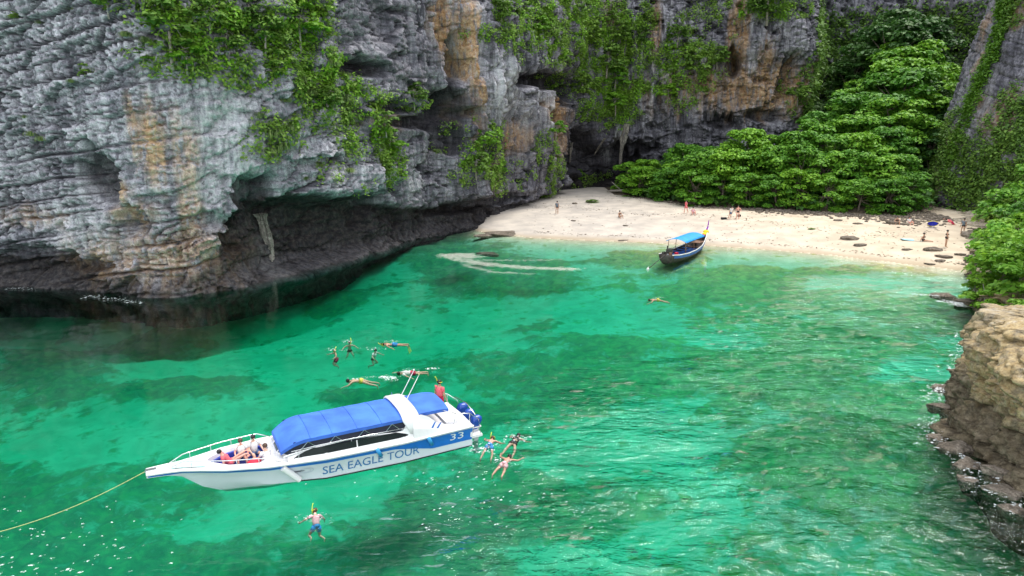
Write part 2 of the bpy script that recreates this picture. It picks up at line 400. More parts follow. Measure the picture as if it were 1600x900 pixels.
def rock_material(name, lo, mid, hi, tan, white, scale=1.0, warm=0.0, dist=0.12):
    m, n, L, p = newmat(name)
    p.inputs['Roughness'].default_value = 0.92; p.inputs['Specular IOR Level'].default_value = 0.2
    geo = n.new('ShaderNodeNewGeometry')
    pos = geo.outputs['Position']
    def noise(sc, det, mp=None, dst=0.0, rough=.6):
        q = N(n, 'ShaderNodeTexNoise', Scale=sc * scale, Detail=det, Roughness=rough, Distortion=dst)
        if mp:
            v = n.new('ShaderNodeVectorMath'); v.operation = 'MULTIPLY'; v.inputs[1].default_value = mp
            L.new(pos, v.inputs[0]); L.new(v.outputs[0], q.inputs['Vector'])
        else: L.new(pos, q.inputs['Vector'])
        return q.outputs['Fac']
    a = noise(0.35, 7); b = noise(2.6, 8); st = noise(1.0, 6, (1.5, 1.5, 0.10), 0.6); fine = noise(9, 5)
    r1 = rampn(n, [(0.36, lo), (0.49, mid), (0.62, hi)])
    mx = mth(n, L, 'ADD', mth(n, L, 'MULTIPLY', mth(n, L, 'ADD', a, mth(n, L, 'MULTIPLY', attr(n, 'tone'), .22)), .42), mth(n, L, 'ADD', mth(n, L, 'MULTIPLY', b, .28), mth(n, L, 'MULTIPLY', st, .30)))
    L.new(mx, r1.inputs['Fac'])
    c = r1.outputs['Color']
    # dark vertical drip marks of lichen
    r2 = rampn(n, [(0.40, (1, 1, 1)), (0.56, (0, 0, 0))]); L.new(noise(1.0, 5, (2.4, 2.4, 0.13), 0.4), r2.inputs['Fac'])
    k = mth(n, L, 'MULTIPLY', r2.outputs['Color'], 0.45)
    c = mixc(n, L, k, c, tuple(v * .55 for v in lo))
    # tall pale and black streaks where water runs down the flutes
    sk_ = noise(1.0, 6, (1.15, 1.15, .055), .8)
    rk = rampn(n, [(.40, (1, 1, 1)), (.50, (0, 0, 0))]); L.new(sk_, rk.inputs['Fac'])
    c = mixc(n, L, mth(n, L, 'MULTIPLY', mth(n, L, 'MULTIPLY', rk.outputs['Color'], attr(n, 'streak')), .75), c, tuple(v * .33 for v in lo))
    rk2 = rampn(n, [(.54, (0, 0, 0)), (.62, (1, 1, 1))]); L.new(sk_, rk2.inputs['Fac'])
    c = mixc(n, L, mth(n, L, 'MULTIPLY', mth(n, L, 'MULTIPLY', rk2.outputs['Color'], attr(n, 'streak')), .6), c, white)
    # fine crack tracery
    vo = N(n, 'ShaderNodeTexVoronoi', Scale=1.3 * scale, feature='DISTANCE_TO_EDGE')
    vv = n.new('ShaderNodeVectorMath'); vv.operation = 'MULTIPLY_ADD'; vv.inputs[1].default_value = (.5, .5, 1.7)
    nzv = N(n, 'ShaderNodeTexNoise', Scale=1.5, Detail=5.0); L.new(pos, nzv.inputs['Vector'])
    L.new(pos, vv.inputs[0]); L.new(nzv.outputs['Color'], vv.inputs[2]); L.new(vv.outputs[0], vo.inputs['Vector'])
    r3 = rampn(n, [(0.0, (1, 1, 1)), (0.035, (0, 0, 0))]); L.new(vo.outputs['Distance'], r3.inputs['Fac'])
    c = mixc(n, L, mth(n, L, 'MULTIPLY', r3.outputs['Color'], .65), c, tuple(v * .4 for v in lo))
    # dark areas with painted cave shade, pale and iron-stained areas
    c = mixc(n, L, mth(n, L, 'MULTIPLY', attr(n, 'crack'), .92), c, tuple(v * .35 for v in lo))
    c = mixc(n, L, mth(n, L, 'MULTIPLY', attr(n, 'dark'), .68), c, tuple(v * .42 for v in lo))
    rt = rampn(n, [(0.38, (0, 0, 0)), (0.60, (1, 1, 1))]); L.new(noise(1.6, 6, (1.6, 1.6, .35)), rt.inputs['Fac'])
    c = mixc(n, L, mth(n, L, 'MULTIPLY', mth(n, L, 'MULTIPLY', attr(n, 'pale'), rt.outputs['Color']), .75), c, white)
    rs = rampn(n, [(0.34, (0, 0, 0)), (0.54, (1, 1, 1))]); L.new(noise(1.1, 6, (1.8, 1.8, .5)), rs.inputs['Fac'])
    tc = rampn(n, [(0.35, tan[0]), (0.65, tan[1])]); L.new(b, tc.inputs['Fac'])
    c = mixc(n, L, mth(n, L, 'MULTIPLY', mth(n, L, 'MULTIPLY', attr(n, 'stain'), rs.outputs['Color']), .85), c, tc.outputs['Color'])
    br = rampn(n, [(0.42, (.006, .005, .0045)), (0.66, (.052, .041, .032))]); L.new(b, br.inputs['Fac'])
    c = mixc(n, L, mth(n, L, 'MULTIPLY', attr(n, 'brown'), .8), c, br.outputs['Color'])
    rf = rampn(n, [(0.30, (.62, .62, .64)), (0.62, (1.12, 1.12, 1.1))]); L.new(fine, rf.inputs['Fac'])
    c = mixc(n, L, 1.0, c, rf.outputs['Color'], 'MULTIPLY')
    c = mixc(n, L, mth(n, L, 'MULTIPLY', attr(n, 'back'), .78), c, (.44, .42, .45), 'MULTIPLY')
    L.new(c, p.inputs['Base Color'])
    bm = N(n, 'ShaderNodeBump', Strength=0.7, Distance=dist)
    L.new(mth(n, L, 'ADD', b, mth(n, L, 'MULTIPLY', fine, .5)), bm.inputs['Height']); L.new(bm.outputs['Normal'], p.inputs['Normal'])
    return m

limestone = rock_material('limestone', (.12, .12, .148), (.325, .325, .375), (.61, .605, .66), ((.40, .20, .07), (.70, .50, .27)), (.60, .61, .63))
sv, hv, CV, CF, CA = build_cliff()
_keep = (CV[:, :, 0][..., None] * 0 + 1).astype(bool)
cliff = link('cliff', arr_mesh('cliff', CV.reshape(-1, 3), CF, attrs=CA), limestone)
tag(cliff, kind='structure')
def on_cliff(s, h):
    """point and outward normal of the built cliff face"""
    i = int(np.clip(np.searchsorted(sv, s), 2, len(sv) - 3)); j = int(np.clip(np.searchsorted(hv, h), 2, len(hv) - 4))
    p = Vector(CV[i, j]); a = Vector(CV[i + 2, j] - CV[i - 2, j]); b = Vector(CV[i, j + 2] - CV[i, j - 2])
    return p, a.cross(b).normalized()

# ------------------------------------------------------------------ right-hand shore: rock ledge, slope, wall
RS = [(66,98),(58,90),(53,84),(49,74),(45,66),(41,58.5),(36.5,53),(33.4,48.5),(31.6,44.5),(30.2,41),(27.6,36.5),(23.8,33),(20.0,29.5),(18.0,26.6),(17.1,24.2),(17.2,21.5),(18.4,17),(20,8),(24,-6),(28,-30)]
def build_shore():
    P = smooth_line(RS, 4); A = arclen(P)
    yk = P[:, 1]
    s0 = A[np.argmin(np.abs(yk - 52))]; s1 = A[np.argmin(np.abs(yk - 14))]
    sv = np.concatenate([np.arange(0, s0, 0.25), np.arange(s0, s1, 0.085), np.arange(s1, A[-1], 0.5)])
    px = np.interp(sv, A, P[:, 0]); py = np.interp(sv, A, P[:, 1])
    e = 3.0
    tx = np.interp(sv + e, A, P[:, 0]) - np.interp(sv - e, A, P[:, 0]); ty = np.interp(sv + e, A, P[:, 1]) - np.interp(sv - e, A, P[:, 1])
    tl = np.hypot(tx, ty); nx = -ty / tl; ny = tx / tl            # inland
    hr = np.interp(py, [10, 20, 27, 31, 34, 38, 42, 48, 58, 75, 100], [5.0, 5.2, 5.2, 4.6, 3.4, 2.2, 1.6, 1.2, 1.0, 1.6, 2.0])
    hw = np.interp(py, [10, 30, 50, 70, 100], [12, 12.0, 10.0, 5.5, 6.0])
    tw = np.interp(py, [-30, 10, 30, 50, 70, 84, 100], [26, 26, 26, 20, 11, 5, 3])
    k = np.array([0, .06, .10, .18, .25, .33, .44, .52, .60, .72, 1.0])
    dist = np.stack([1.4 + 0 * hr, .6 + 0 * hr, .0 + 0 * hr, .2 + 0 * hr, .5 + 0 * hr, .7 + 0 * hr, .35 + 0 * hr, .65 + .06 * hr, 2.6 + .1 * hr, 5 + 0 * hr, np.maximum(tw, 5.5)], 1)
    zz = np.stack([-5 + 0 * hr, -1.6 + 0 * hr, -.1 + 0 * hr, .12 * hr, .26 * hr, .42 * hr, .72 * hr, .92 * hr, hr, hr + .5, hw], 1)
    m = 230
    tt = np.concatenate([np.linspace(0, .10, 14)[:-1], np.linspace(.10, .62, 150)[:-1], np.linspace(.62, 1, m - 163 + 2)])
    dd = np.stack([np.interp(tt, k, r) for r in dist]); z = np.stack([np.interp(tt, k, r) for r in zz])
    dd = dd + 1.2 * fbm(sv / 4.2, 0 * sv + 3, 0.0, 3)[:, None] * sstep(.9, .6, tt)[None] + 0.0
    X = px[:, None] + nx[:, None] * dd; Y = py[:, None] + ny[:, None] * dd
    S2 = sv[:, None] + 0 * dd; T2 = tt[None] * 14 + 0 * dd
    cr = np.clip(np.minimum(T2 / 1.5, 1), 0, 1)
    low = sstep(.34, .20, tt)[None] * sstep(.06, .12, tt)[None]
    a = fbm(X / 2.2, Y / 2.2, z / 1.6, 4); b = ridged(X / 1.1, Y / 1.1, z / .6 + 4, 3); c = fbm(X / .42, Y / .42, z / .35, 3)
    bl = ridged(X / 3.3, Y / 3.3, z / 1.2, 2)
    w1, wg, wr, wox, woy = worley((S2 + .5 * a) / 1.5, (z + .35 * a + .15 * c) / .8, 70)
    v1, vg, vr, vox, voy = worley((S2 + .3 * a) / .55, (z + .2 * c) / .34, 80)
    above = sstep(.085, .13, tt)[None]
    f = (0.70 * a + 0.26 * (b - .3) + 0.25 * (bl - .3) + (0.12 + 0.30 * low) * c + .5 * (wr - .5) + .35 * wox * (wr * 5 % 1 - .5) + .45 * woy * (wr * 3 % 1 - .7) + .2 * (vr - .5) - .22 * sstep(.12, 0, wg) - .08 * sstep(.15, 0, vg)) * above
    # bedding shelves
    u = (z + .35 * a + 0.06 * S2) / .62; g = u - np.floor(u)
    f = f - 0.20 * np.exp(-((g - .1) / .10) ** 2) * sstep(.2, .3, tt)[None] * sstep(.66, .56, tt)[None]
    f = f + 0.25 * (_h(np.floor(u).astype(np.int64), np.floor(S2 / 2.1 + _h(np.floor(u).astype(np.int64), np.int64(2), np.int64(1)) * 5).astype(np.int64), np.int64(4)) - .5)
    X = X - nx[:, None] * f; Y = Y - ny[:, None] * f
    z = z + ((0.45 + .5 * sstep(.45, .6, tt)[None]) * fbm(S2 / 2.4, T2 / 1.4, 2.5, 4) + 0.22 * low * c) * (tt[None] > .12)
    V = np.stack([X, Y, z], -1)
    soil = sstep(.62, .74, tt[None] + .05 * a)
    at = dict(tone=.2 + .5 * wr + .3 * vr, crack=np.clip(sstep(.10, .0, wg) * .8 + sstep(.12, 0, vg) * .45, 0, 1) * above, dark=0.5 * low * sstep(-.2, .4, c), stain=np.clip(.95 * sstep(.22, .33, tt)[None] * sstep(.66, .55, tt)[None] * (.62 + .8 * a) * sstep(52, 46, Y) + .2, 0, 1), pale=sstep(.46, .56, tt)[None] * sstep(.7, .6, tt)[None] * (.5 + b * .6),
              brown=np.clip(.68 * sstep(.33, .24, tt + .0)[None] + .7 * soil, 0, 1) * (1 + 0 * a), soil=soil)
    return sv, tt, V, grid_faces(len(sv), len(tt)), at
shore_rock = rock_material('shore_rock', (.10, .08, .058), (.235, .19, .125), (.42, .36, .26), ((.28, .19, .08), (.46, .36, .20)), (.52, .48, .42), 1.6, dist=.06)
rsv, rtt, RV, RF, RA = build_shore()
shore = link('rocky_shore', arr_mesh('rocky_shore', RV.reshape(-1, 3), RF, attrs=RA), shore_rock)
tag(shore, kind='structure')
def on_shore(y, t):
    i = int(np.argmin(np.abs(RV[:, 120, 1] - y))); j = int(np.clip(np.searchsorted(rtt, t), 1, len(rtt) - 2))
    p = Vector(RV[i, j])
    return p

WALL = [(92,140),(74,122),(62,104),(55.5,92),(55.8,84),(58.5,74),(61,62),(63,48),(62,20),(60,-20)]
def build_wall():
    P = smooth_line(WALL, 4); A = arclen(P)
    sv = np.concatenate([np.arange(0, 30, 0.5), np.arange(30, 95, 0.14), np.arange(95, A[-1], 0.6)])
    hv = np.concatenate([np.arange(-2, 32, 0.14), np.arange(32, 52, 1.0)])
    px = np.interp(sv, A, P[:, 0]); py = np.interp(sv, A, P[:, 1]); e = 2.0
    tx = np.interp(sv + e, A, P[:, 0]) - np.interp(sv - e, A, P[:, 0]); ty = np.interp(sv + e, A, P[:, 1]) - np.interp(sv - e, A, P[:, 1])
    tl = np.hypot(tx, ty); nx = ty / tl; ny = -tx / tl
    s, h = np.meshgrid(sv, hv, indexing='ij')
    n1 = fbm(s / 3.2, h / 3.2, 31.3, 4); n2 = fbm(s / .9, h / .9, 34.7, 3)
    D = 1.2 * fbm(s / 9, h / 11, 37.1, 3) + .35 * n1 + .14 * n2 + .35 * (ridged(s / 2.2 + n1 * .5, h / 9, 35.5, 2) - .3)
    t = h + .20 * s + .6 * fbm(s / 7, h / 9, 39.9, 3)
    for per, amp, jw in ((1.3, .26, 3.0), (.42, .16, 1.2)):
        u = t / per; kk = np.floor(u); f = u - kk
        v = s / jw + _h(kk.astype(np.int64), np.int64(3), np.int64(7)) * 9; kj = np.floor(v)
        D = D + amp * (_h(kk.astype(np.int64), kj.astype(np.int64), np.int64(3)) - .5) - amp * 1.1 * np.exp(-((f - .05) / .09) ** 2) * sstep(-.3, .2, vnoise(s / 4, kk * 2.3, 41))
    D = D - 0.17 * h - 1.0 * sstep(4, 0, h)
    X = px[:, None] + nx[:, None] * D; Y = py[:, None] + ny[:, None] * D
    Z = h + 0 * D
    V = np.stack([X, Y, Z], -1)
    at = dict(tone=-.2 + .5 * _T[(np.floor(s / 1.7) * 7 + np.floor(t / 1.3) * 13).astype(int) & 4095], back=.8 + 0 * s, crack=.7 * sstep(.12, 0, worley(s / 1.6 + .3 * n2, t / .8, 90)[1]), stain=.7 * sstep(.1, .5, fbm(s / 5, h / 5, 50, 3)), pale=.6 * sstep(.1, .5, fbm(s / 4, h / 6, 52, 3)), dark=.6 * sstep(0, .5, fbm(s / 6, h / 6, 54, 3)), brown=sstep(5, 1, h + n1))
    return sv, hv, V, grid_faces(len(sv), len(hv))[:, ::-1], at
wsv, whv, WV, WF, WA = build_wall()
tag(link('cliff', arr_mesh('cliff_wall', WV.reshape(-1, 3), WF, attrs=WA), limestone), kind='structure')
def on_wall(y, h):
    i = int(np.argmin(np.abs(WV[:, 60, 1] - y))); j = int(np.clip(np.searchsorted(whv, h), 2, len(whv) - 3))
    p = Vector(WV[i, j]); a = Vector(WV[i + 2, j] - WV[i - 2, j]); b = Vector(WV[i, j + 2] - WV[i, j - 2])
    return p, a.cross(b).normalized()

# ------------------------------------------------------------------ seabed, beach and the slope under the wood: one sheet cut at the waterline and the tree line
def build_ground():
    xv = np.concatenate([np.arange(-100, -45, 1.2), np.arange(-45, 62, 0.34), np.arange(62, 100, 1.5)])
    yv = np.concatenate([np.arange(-60, 8, 2.0), np.arange(8, 125, 0.34), np.arange(125, 170, 1.5)])
    x, y = np.meshgrid(xv, yv, indexing='ij')
    cd = signed_cliff(x, y)
    z = ground_z(x, y, cd)
    t = (y - np.interp(x, _SX, _SY))
    reef = fbm(x / 7.5, y / 5.5, 3.0, 5) * 1.5 + 0.10
    reef = sstep(-.15, .35, reef) 
    for (cx, cy, rx, ry, w) in REEF:
        d = np.sqrt(((x - cx) / rx) ** 2 + ((y - cy) / ry) ** 2) + .35 * fbm(x / 2.2, y / 2.2, 8.0, 3)
        reef = reef * (1 - abs(w) * sstep(1.25, .6, d)) + (w if w > 0 else 0) * sstep(1.25, .6, d)
    reef = np.clip(reef, 0, 1) * sstep(-.5, 5, -t + 1.5 * fbm(x / 4, y / 4, 2, 2))
    z = z + .35 * reef * (.4 + ridged(x / 1.1, y / 1.1, 1.0, 3)) * (t < -1)
    V = np.stack([x, y, z], -1).reshape(-1, 3); F = grid_faces(len(xv), len(yv))
    tf = t.reshape(-1)[F].mean(1); bf = (y - np.interp(x, _BX, _BY)).reshape(-1)[F].mean(1)
    xf = x.reshape(-1)[F].mean(1)
    wet = sstep(2.2, .0, t + .5 * fbm(x / 5, y / 5, 1.0, 2))
    debris = sstep(-2.6, -.2, y - np.interp(x, _BX, _BY) + 1.2 * fbm(x / 2, y / 2, 6, 3)) * sstep(16, 24, x)
    sun_warm = sstep(10, 40, x)  # sand grey under cliff shade, warm in sun: light painted by position
    at = dict(algae=sstep(-6, 14, x + 4 * fbm(x / 8, y / 8, 4, 2)), reef=reef, wet=wet, debris=debris, sun_warm=sun_warm)
    cls = np.where(tf < 0, 0, np.where((bf > 1.2) & (xf > 16), 2, 1))
    out = []
    for k in range(3):
        f = F[cls == k]; u, inv = np.unique(f, return_inverse=True)
        out.append((V[u], inv.reshape(-1, 4), {q: w.reshape(-1)[u] for q, w in at.items()}))
    return out
# bottom patches: (x, y, half width, half depth, +reef / -bare sand)
REEF = [(-20.5, 39.6, 6.0, 2.2, 1.0), (-14, 34, 9, 3.2, -1.0), (-27, 35, 9, 3.0, -.9), (-9, 52, 3.5, 5, -1.0), (-13, 47, 4, 3.0, -.9), (-16, 44.0, 3, 1.6, -.8), (9, 50, 6, 4.0, -.75), (15, 46, 4, 3, -.5),
        (24, 52, 8, 3.5, .7), (29, 48.5, 4, 4, 1.0), (0, 62, 8, 5, .75), (-2, 68, 5, 4, .5), (6, 40, 9, 6, .45), (-21, 27, 9, 3.5, .8), (-18, 21, 8, 4, .85), (-5, 20, 5, 3, .8), (-12, 19, 4, 2, .7), (3, 27, 5, 2.5, .6), (-3, 43, 5, 3, .6), (2, 33, 6, 2.5, -.5), (12, 20, 8, 6, .5), (19, 34, 4, 5, .5), (-9, 29.5, 5, 2.0, -.6), (20, 30.5, 2.6, 1.8, 1), (18.2, 29, 1.5, 1.5, 1), (22.5, 33.5, 2, 1.5, .9), (30, 47, 3.5, 3, 1.0), (17, 22, 3, 4, .7)]
GR = build_ground()
def sand_mat():
    m, n, L, p = newmat('coral_sand')
    p.inputs['Roughness'].default_value = .9; p.inputs['Specular IOR Level'].default_value = .25
    geo = n.new('ShaderNodeNewGeometry'); pos = geo.outputs['Position']
    a = N(n, 'ShaderNodeTexNoise', Scale=.5, Detail=8.0); L.new(pos, a.inputs['Vector'])
    b = N(n, 'ShaderNodeTexNoise', Scale=6.0, Detail=6.0, Roughness=.7); L.new(pos, b.inputs['Vector'])
    r1 = rampn(n, [(.35, (.44, .40, .36)), (.65, (.60, .54, .47))]); L.new(a.outputs['Fac'], r1.inputs['Fac'])
    r2 = rampn(n, [(.35, (.52, .43, .32)), (.65, (.66, .56, .43))]); L.new(a.outputs['Fac'], r2.inputs['Fac'])
    c = mixc(n, L, attr(n, 'sun_warm'), r1.outputs['Color'], r2.outputs['Color'])
    c = mixc(n, L, mth(n, L, 'MULTIPLY', attr(n, 'wet'), .8), c, (.40, .32, .22))
    # litter of twigs and coral crumbs
    rl = rampn(n, [(.63, (0, 0, 0)), (.70, (1, 1, 1))]); L.new(b.outputs['Fac'], rl.inputs['Fac'])
    c = mixc(n, L, mth(n, L, 'MULTIPLY', rl.outputs['Color'], .35), c, (.28, .22, .17))
    dn = rampn(n, [(.40, (0, 0, 0)), (.52, (1, 1, 1))]); L.new(b.outputs['Fac'], dn.inputs['Fac'])
    c = mixc(n, L, mth(n, L, 'MULTIPLY', attr(n, 'debris'), dn.outputs['Color']), c, (.13, .10, .07))
    L.new(c, p.inputs['Base Color'])
    bm = N(n, 'ShaderNodeBump', Strength=.6, Distance=.06); L.new(b.outputs['Fac'], bm.inputs['Height']); L.new(bm.outputs['Normal'], p.inputs['Normal'])
    return m
def seabed_mat():
    m, n, L, p = newmat('seabed')
    p.inputs['Roughness'].default_value = .95; p.inputs['Specular IOR Level'].default_value = 0
    geo = n.new('ShaderNodeNewGeometry'); pos = geo.outputs['Position']
    a = N(n, 'ShaderNodeTexNoise', Scale=.45, Detail=8.0, Distortion=.8, Roughness=.62); L.new(pos, a.inputs['Vector'])
    b = N(n, 'ShaderNodeTexNoise', Scale=1.5, Detail=8.0, Distortion=.5, Roughness=.65); L.new(pos, b.inputs['Vector'])
    sand = rampn(n, [(.35, (.50, .48, .37)), (.6, (.76, .72, .58))]); L.new(a.outputs['Fac'], sand.inputs['Fac'])
    rf = rampn(n, [(.34, (.035, .055, .045)), (.50, (.12, .17, .09)), (.62, (.24, .30, .12))]); L.new(b.outputs['Fac'], rf.inputs['Fac'])
    k = mth(n, L, 'ADD', attr(n, 'reef'), mth(n, L, 'MULTIPLY', mth(n, L, 'SUBTRACT', a.outputs['Fac'], .5), 2.2))
    k = mth(n, L, 'ADD', k, mth(n, L, 'MULTIPLY', mth(n, L, 'SUBTRACT', b.outputs['Fac'], .5), 2.4))
    rf2 = rampn(n, [(.36, (.09, .13, .03)), (.62, (.40, .44, .10))]); L.new(b.outputs['Fac'], rf2.inputs['Fac'])
    rfc = mixc(n, L, mth(n, L, 'MULTIPLY', attr(n, 'algae'), .8), rf.outputs['Color'], rf2.outputs['Color'])
    cv_ = N(n, 'ShaderNodeTexVoronoi', Scale=.75); cm = n.new('ShaderNodeVectorMath'); cm.operation = 'ADD'; L.new(pos, cm.inputs[0]); L.new(b.outputs['Color'], cm.inputs[1]); L.new(cm.outputs[0], cv_.inputs['Vector'])
    hd_ = rampn(n, [(.16, (1, 1, 1)), (.42, (0, 0, 0))]); L.new(cv_.outputs['Distance'], hd_.inputs['Fac'])
    k = mth(n, L, 'ADD', k, mth(n, L, 'MULTIPLY', hd_.outputs['Color'], .38))
    kk = rampn(n, [(.22, (0, 0, 0)), (.74, (.92, .92, .92))]); L.new(k, kk.inputs['Fac'])
    c = mixc(n, L, kk.outputs['Color'], sand.outputs['Color'], rfc)
    c = mixc(n, L, mth(n, L, 'MULTIPLY', attr(n, 'wet'), .3), c, (.62, .50, .36))
    L.new(c, p.inputs['Base Color'])
    return m
def soil_mat(): return simple('forest_floor', (.10, .075, .05), .95, var=.4, scale=3, bump=.1)
for (V, F, at), nm, mt in zip(GR, ('seabed', 'beach', 'hillside'), (seabed_mat(), sand_mat(), soil_mat())):
    tag(link(nm, arr_mesh(nm, V, F, smooth=True, attrs=at), mt), kind='structure')

# ------------------------------------------------------------------ water: a closed body with a rippled top that tints what lies in it
def build_water():
    xv = np.concatenate([np.arange(-100, -40, 1.5), np.arange(-40, 50, 0.22), np.arange(50, 72, 1.0)])
    yv = np.concatenate([np.arange(-60, 15, 1.5), np.arange(15, 90, 0.22), np.arange(90, 104, 1.0)])
    x, y = np.meshgrid(xv, yv, indexing='ij')
    ca, sa = math.cos(R(24)), math.sin(R(24))
    u = x * ca + y * sa; v = -x * sa + y * ca
    amp = 0.15 + 1.15 * sstep(-12, 14, x) * sstep(60, 30, y)
    calm = sstep(2, 10, np.interp(x, _SX, _SY) - y)
    z = (0.050 * fbm(u / 4.5, v / 1.7, 1.0, 3) + 0.035 * fbm(u / 1.5, v / .55, 2.0, 2)) * amp * calm
    edge = (x < -60) | (x > 60) | (y < 0) | (y > 96)
    z = np.where(edge, 0, z)
    n_, m_ = x.shape
    V = np.stack([x, y, z], -1).reshape(-1, 3); F = grid_faces(n_, m_)
    # sides and bottom
    ring = [i * m_ for i in range(n_)] + [(n_ - 1) * m_ + j for j in range(1, m_)] + [i * m_ + m_ - 1 for i in range(n_ - 2, -1, -1)] + [j for j in range(m_ - 2, 0, -1)]
    B = V[ring].copy(); B[:, 2] = -14
    nb = len(V); V = np.vstack([V, B])
    k = len(ring)
    side = np.array([(ring[i], nb + i, nb + (i + 1) % k, ring[(i + 1) % k]) for i in range(k)])
    me = bpy.data.meshes.new('water')
    fl = [tuple(f) for f in F.tolist()] + [tuple(f) for f in side.tolist()] + [tuple(range(nb, nb + k))[::-1]]
    me.from_pydata(V.tolist(), [], fl); me.update()
    me.polygons.foreach_set('use_smooth', [True] * len(me.polygons))
    m, n, L, p = newmat('sea_water')
    out = n['Material Output']; n.remove(p)
    geo = n.new('ShaderNodeNewGeometry'); pos = geo.outputs['Position']
    def rip(sc, st, det, rot=24):
        mp = n.new('ShaderNodeMapping'); mp.inputs['Rotation'].default_value = (0, 0, R(-rot)); mp.inputs['Scale'].default_value = (sc * st, sc, sc)
        L.new(pos, mp.inputs['Vector'])
        q = N(n, 'ShaderNodeTexNoise', Scale=1.0, Detail=det, Roughness=.55, Distortion=.35); L.new(mp.outputs['Vector'], q.inputs['Vector']); return q.outputs['Fac']
    h1 = rip(1.25, .42, 2.0, 22); h2 = rip(3.4, .55, 3.0, 30); h3 = rip(.45, .5, 1.0, 12)
    # patches of livelier water
    gust = N(n, 'ShaderNodeTexNoise', Scale=.10, Detail=3.0); L.new(pos, gust.inputs['Vector'])
    gr = rampn(n, [(.40, (.25, .25, .25)), (.60, (1, 1, 1))]); L.new(gust.outputs['Fac'], gr.inputs['Fac'])
    sx = n.new('ShaderNodeSeparateXYZ'); L.new(pos, sx.inputs[0])
    near = mth(n, L, 'ADD', mth(n, L, 'MULTIPLY', sx.outputs['X'], .030), mth(n, L, 'MULTIPLY', sx.outputs['Y'], -.030))
    nr = rampn(n, [(.0, (.03, .03, .03)), (.60, (1, 1, 1))]); L.new(mth(n, L, 'ADD', near, 1.0), nr.inputs['Fac'])
    hh = mth(n, L, 'ADD', mth(n, L, 'MULTIPLY', h1, .62), mth(n, L, 'ADD', mth(n, L, 'MULTIPLY', h2, .26), mth(n, L, 'MULTIPLY', h3, .6)))
    hh = mth(n, L, 'MULTIPLY', hh, mth(n, L, 'MULTIPLY', gr.outputs['Color'], nr.outputs['Color']))
    bm = N(n, 'ShaderNodeBump', Strength=1.0, Distance=1.5); L.new(hh, bm.inputs['Height'])
    fr = N(n, 'ShaderNodeFresnel', IOR=1.35); L.new(bm.outputs['Normal'], fr.inputs['Normal'])
    gl = N(n, 'ShaderNodeBsdfGlossy', Roughness=.04); L.new(bm.outputs['Normal'], gl.inputs['Normal'])
    tr = N(n, 'ShaderNodeBsdfTransparent')
    mx = n.new('ShaderNodeMixShader'); L.new(fr.outputs[0], mx.inputs[0]); L.new(tr.outputs[0], mx.inputs[1]); L.new(gl.outputs[0], mx.inputs[2])
    L.new(mx.outputs[0], out.inputs['Surface'])
    ab = N(n, 'ShaderNodeVolumeAbsorption', Density=WATER_DENS); ab.inputs['Color'].default_value = (*WATER_COL, 1)
    L.new(ab.outputs[0], out.inputs['Volume'])
    o = link('water', me, m)
    return tag(o, kind='structure')
WATER_DENS = 0.36; WATER_COL = (0.05, 0.86, 0.78)
build_water()

# ------------------------------------------------------------------ leaves
def leaf_mat(name, dark, mid, lit, trans=.25):
    m, n, L, p = newmat(name)
    p.inputs['Roughness'].default_value = .55; p.inputs['Specular IOR Level'].default_value = .3
    g = n.new('ShaderNodeNewGeometry'); oi = n.new('ShaderNodeObjectInfo')
    nz = N(n, 'ShaderNodeTexNoise', Scale=.45, Detail=3.0); L.new(g.outputs['Position'], nz.inputs['Vector'])
    f = mth(n, L, 'ADD', mth(n, L, 'MULTIPLY', g.outputs['Random Per Island'], .42), mth(n, L, 'ADD', mth(n, L, 'MULTIPLY', oi.outputs['Random'], .38), mth(n, L, 'MULTIPLY', nz.outputs['Fac'], .35)))
    r = rampn(n, [(.15, dark), (.5, mid), (.95, lit)]); L.new(f, r.inputs['Fac'])  # leaf tone picked at random between dark and pale green
    L.new(r.outputs['Color'], p.inputs['Base Color'])
    tl = n.new('ShaderNodeBsdfTranslucent'); L.new(r.outputs['Color'], tl.inputs['Color'])
    mx = n.new('ShaderNodeMixShader'); mx.inputs[0].default_value = trans
    L.new(p.outputs[0], mx.inputs[1]); L.new(tl.outputs[0], mx.inputs[2]); L.new(mx.outputs[0], n['Material Output'].inputs['Surface'])
    return m
LEAF = dict(
    broad=leaf_mat('broad_leaf', (.035, .13, .016), (.105, .29, .024), (.26, .50, .035)),
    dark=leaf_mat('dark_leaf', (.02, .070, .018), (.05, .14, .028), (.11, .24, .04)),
    bright=leaf_mat('bright_leaf', (.055, .17, .016), (.13, .31, .022), (.26, .46, .04), .35),
    scrub=leaf_mat('scrub_leaf', (.05, .11, .024), (.12, .24, .038), (.26, .42, .06)),
    grass=leaf_mat('tussock_leaf', (.06, .11, .045), (.14, .22, .07), (.27, .35, .10), .3),
    vine=leaf_mat('vine_leaf', (.05, .14, .014), (.10, .24, .02), (.18, .34, .03), .3))
bark = simple('bark', (.16, .13, .10), .9, var=.35, scale=9, bump=.03)
pale_bark = simple('pale_bark', (.34, .31, .27), .9, var=.25, scale=9, bump=.03)

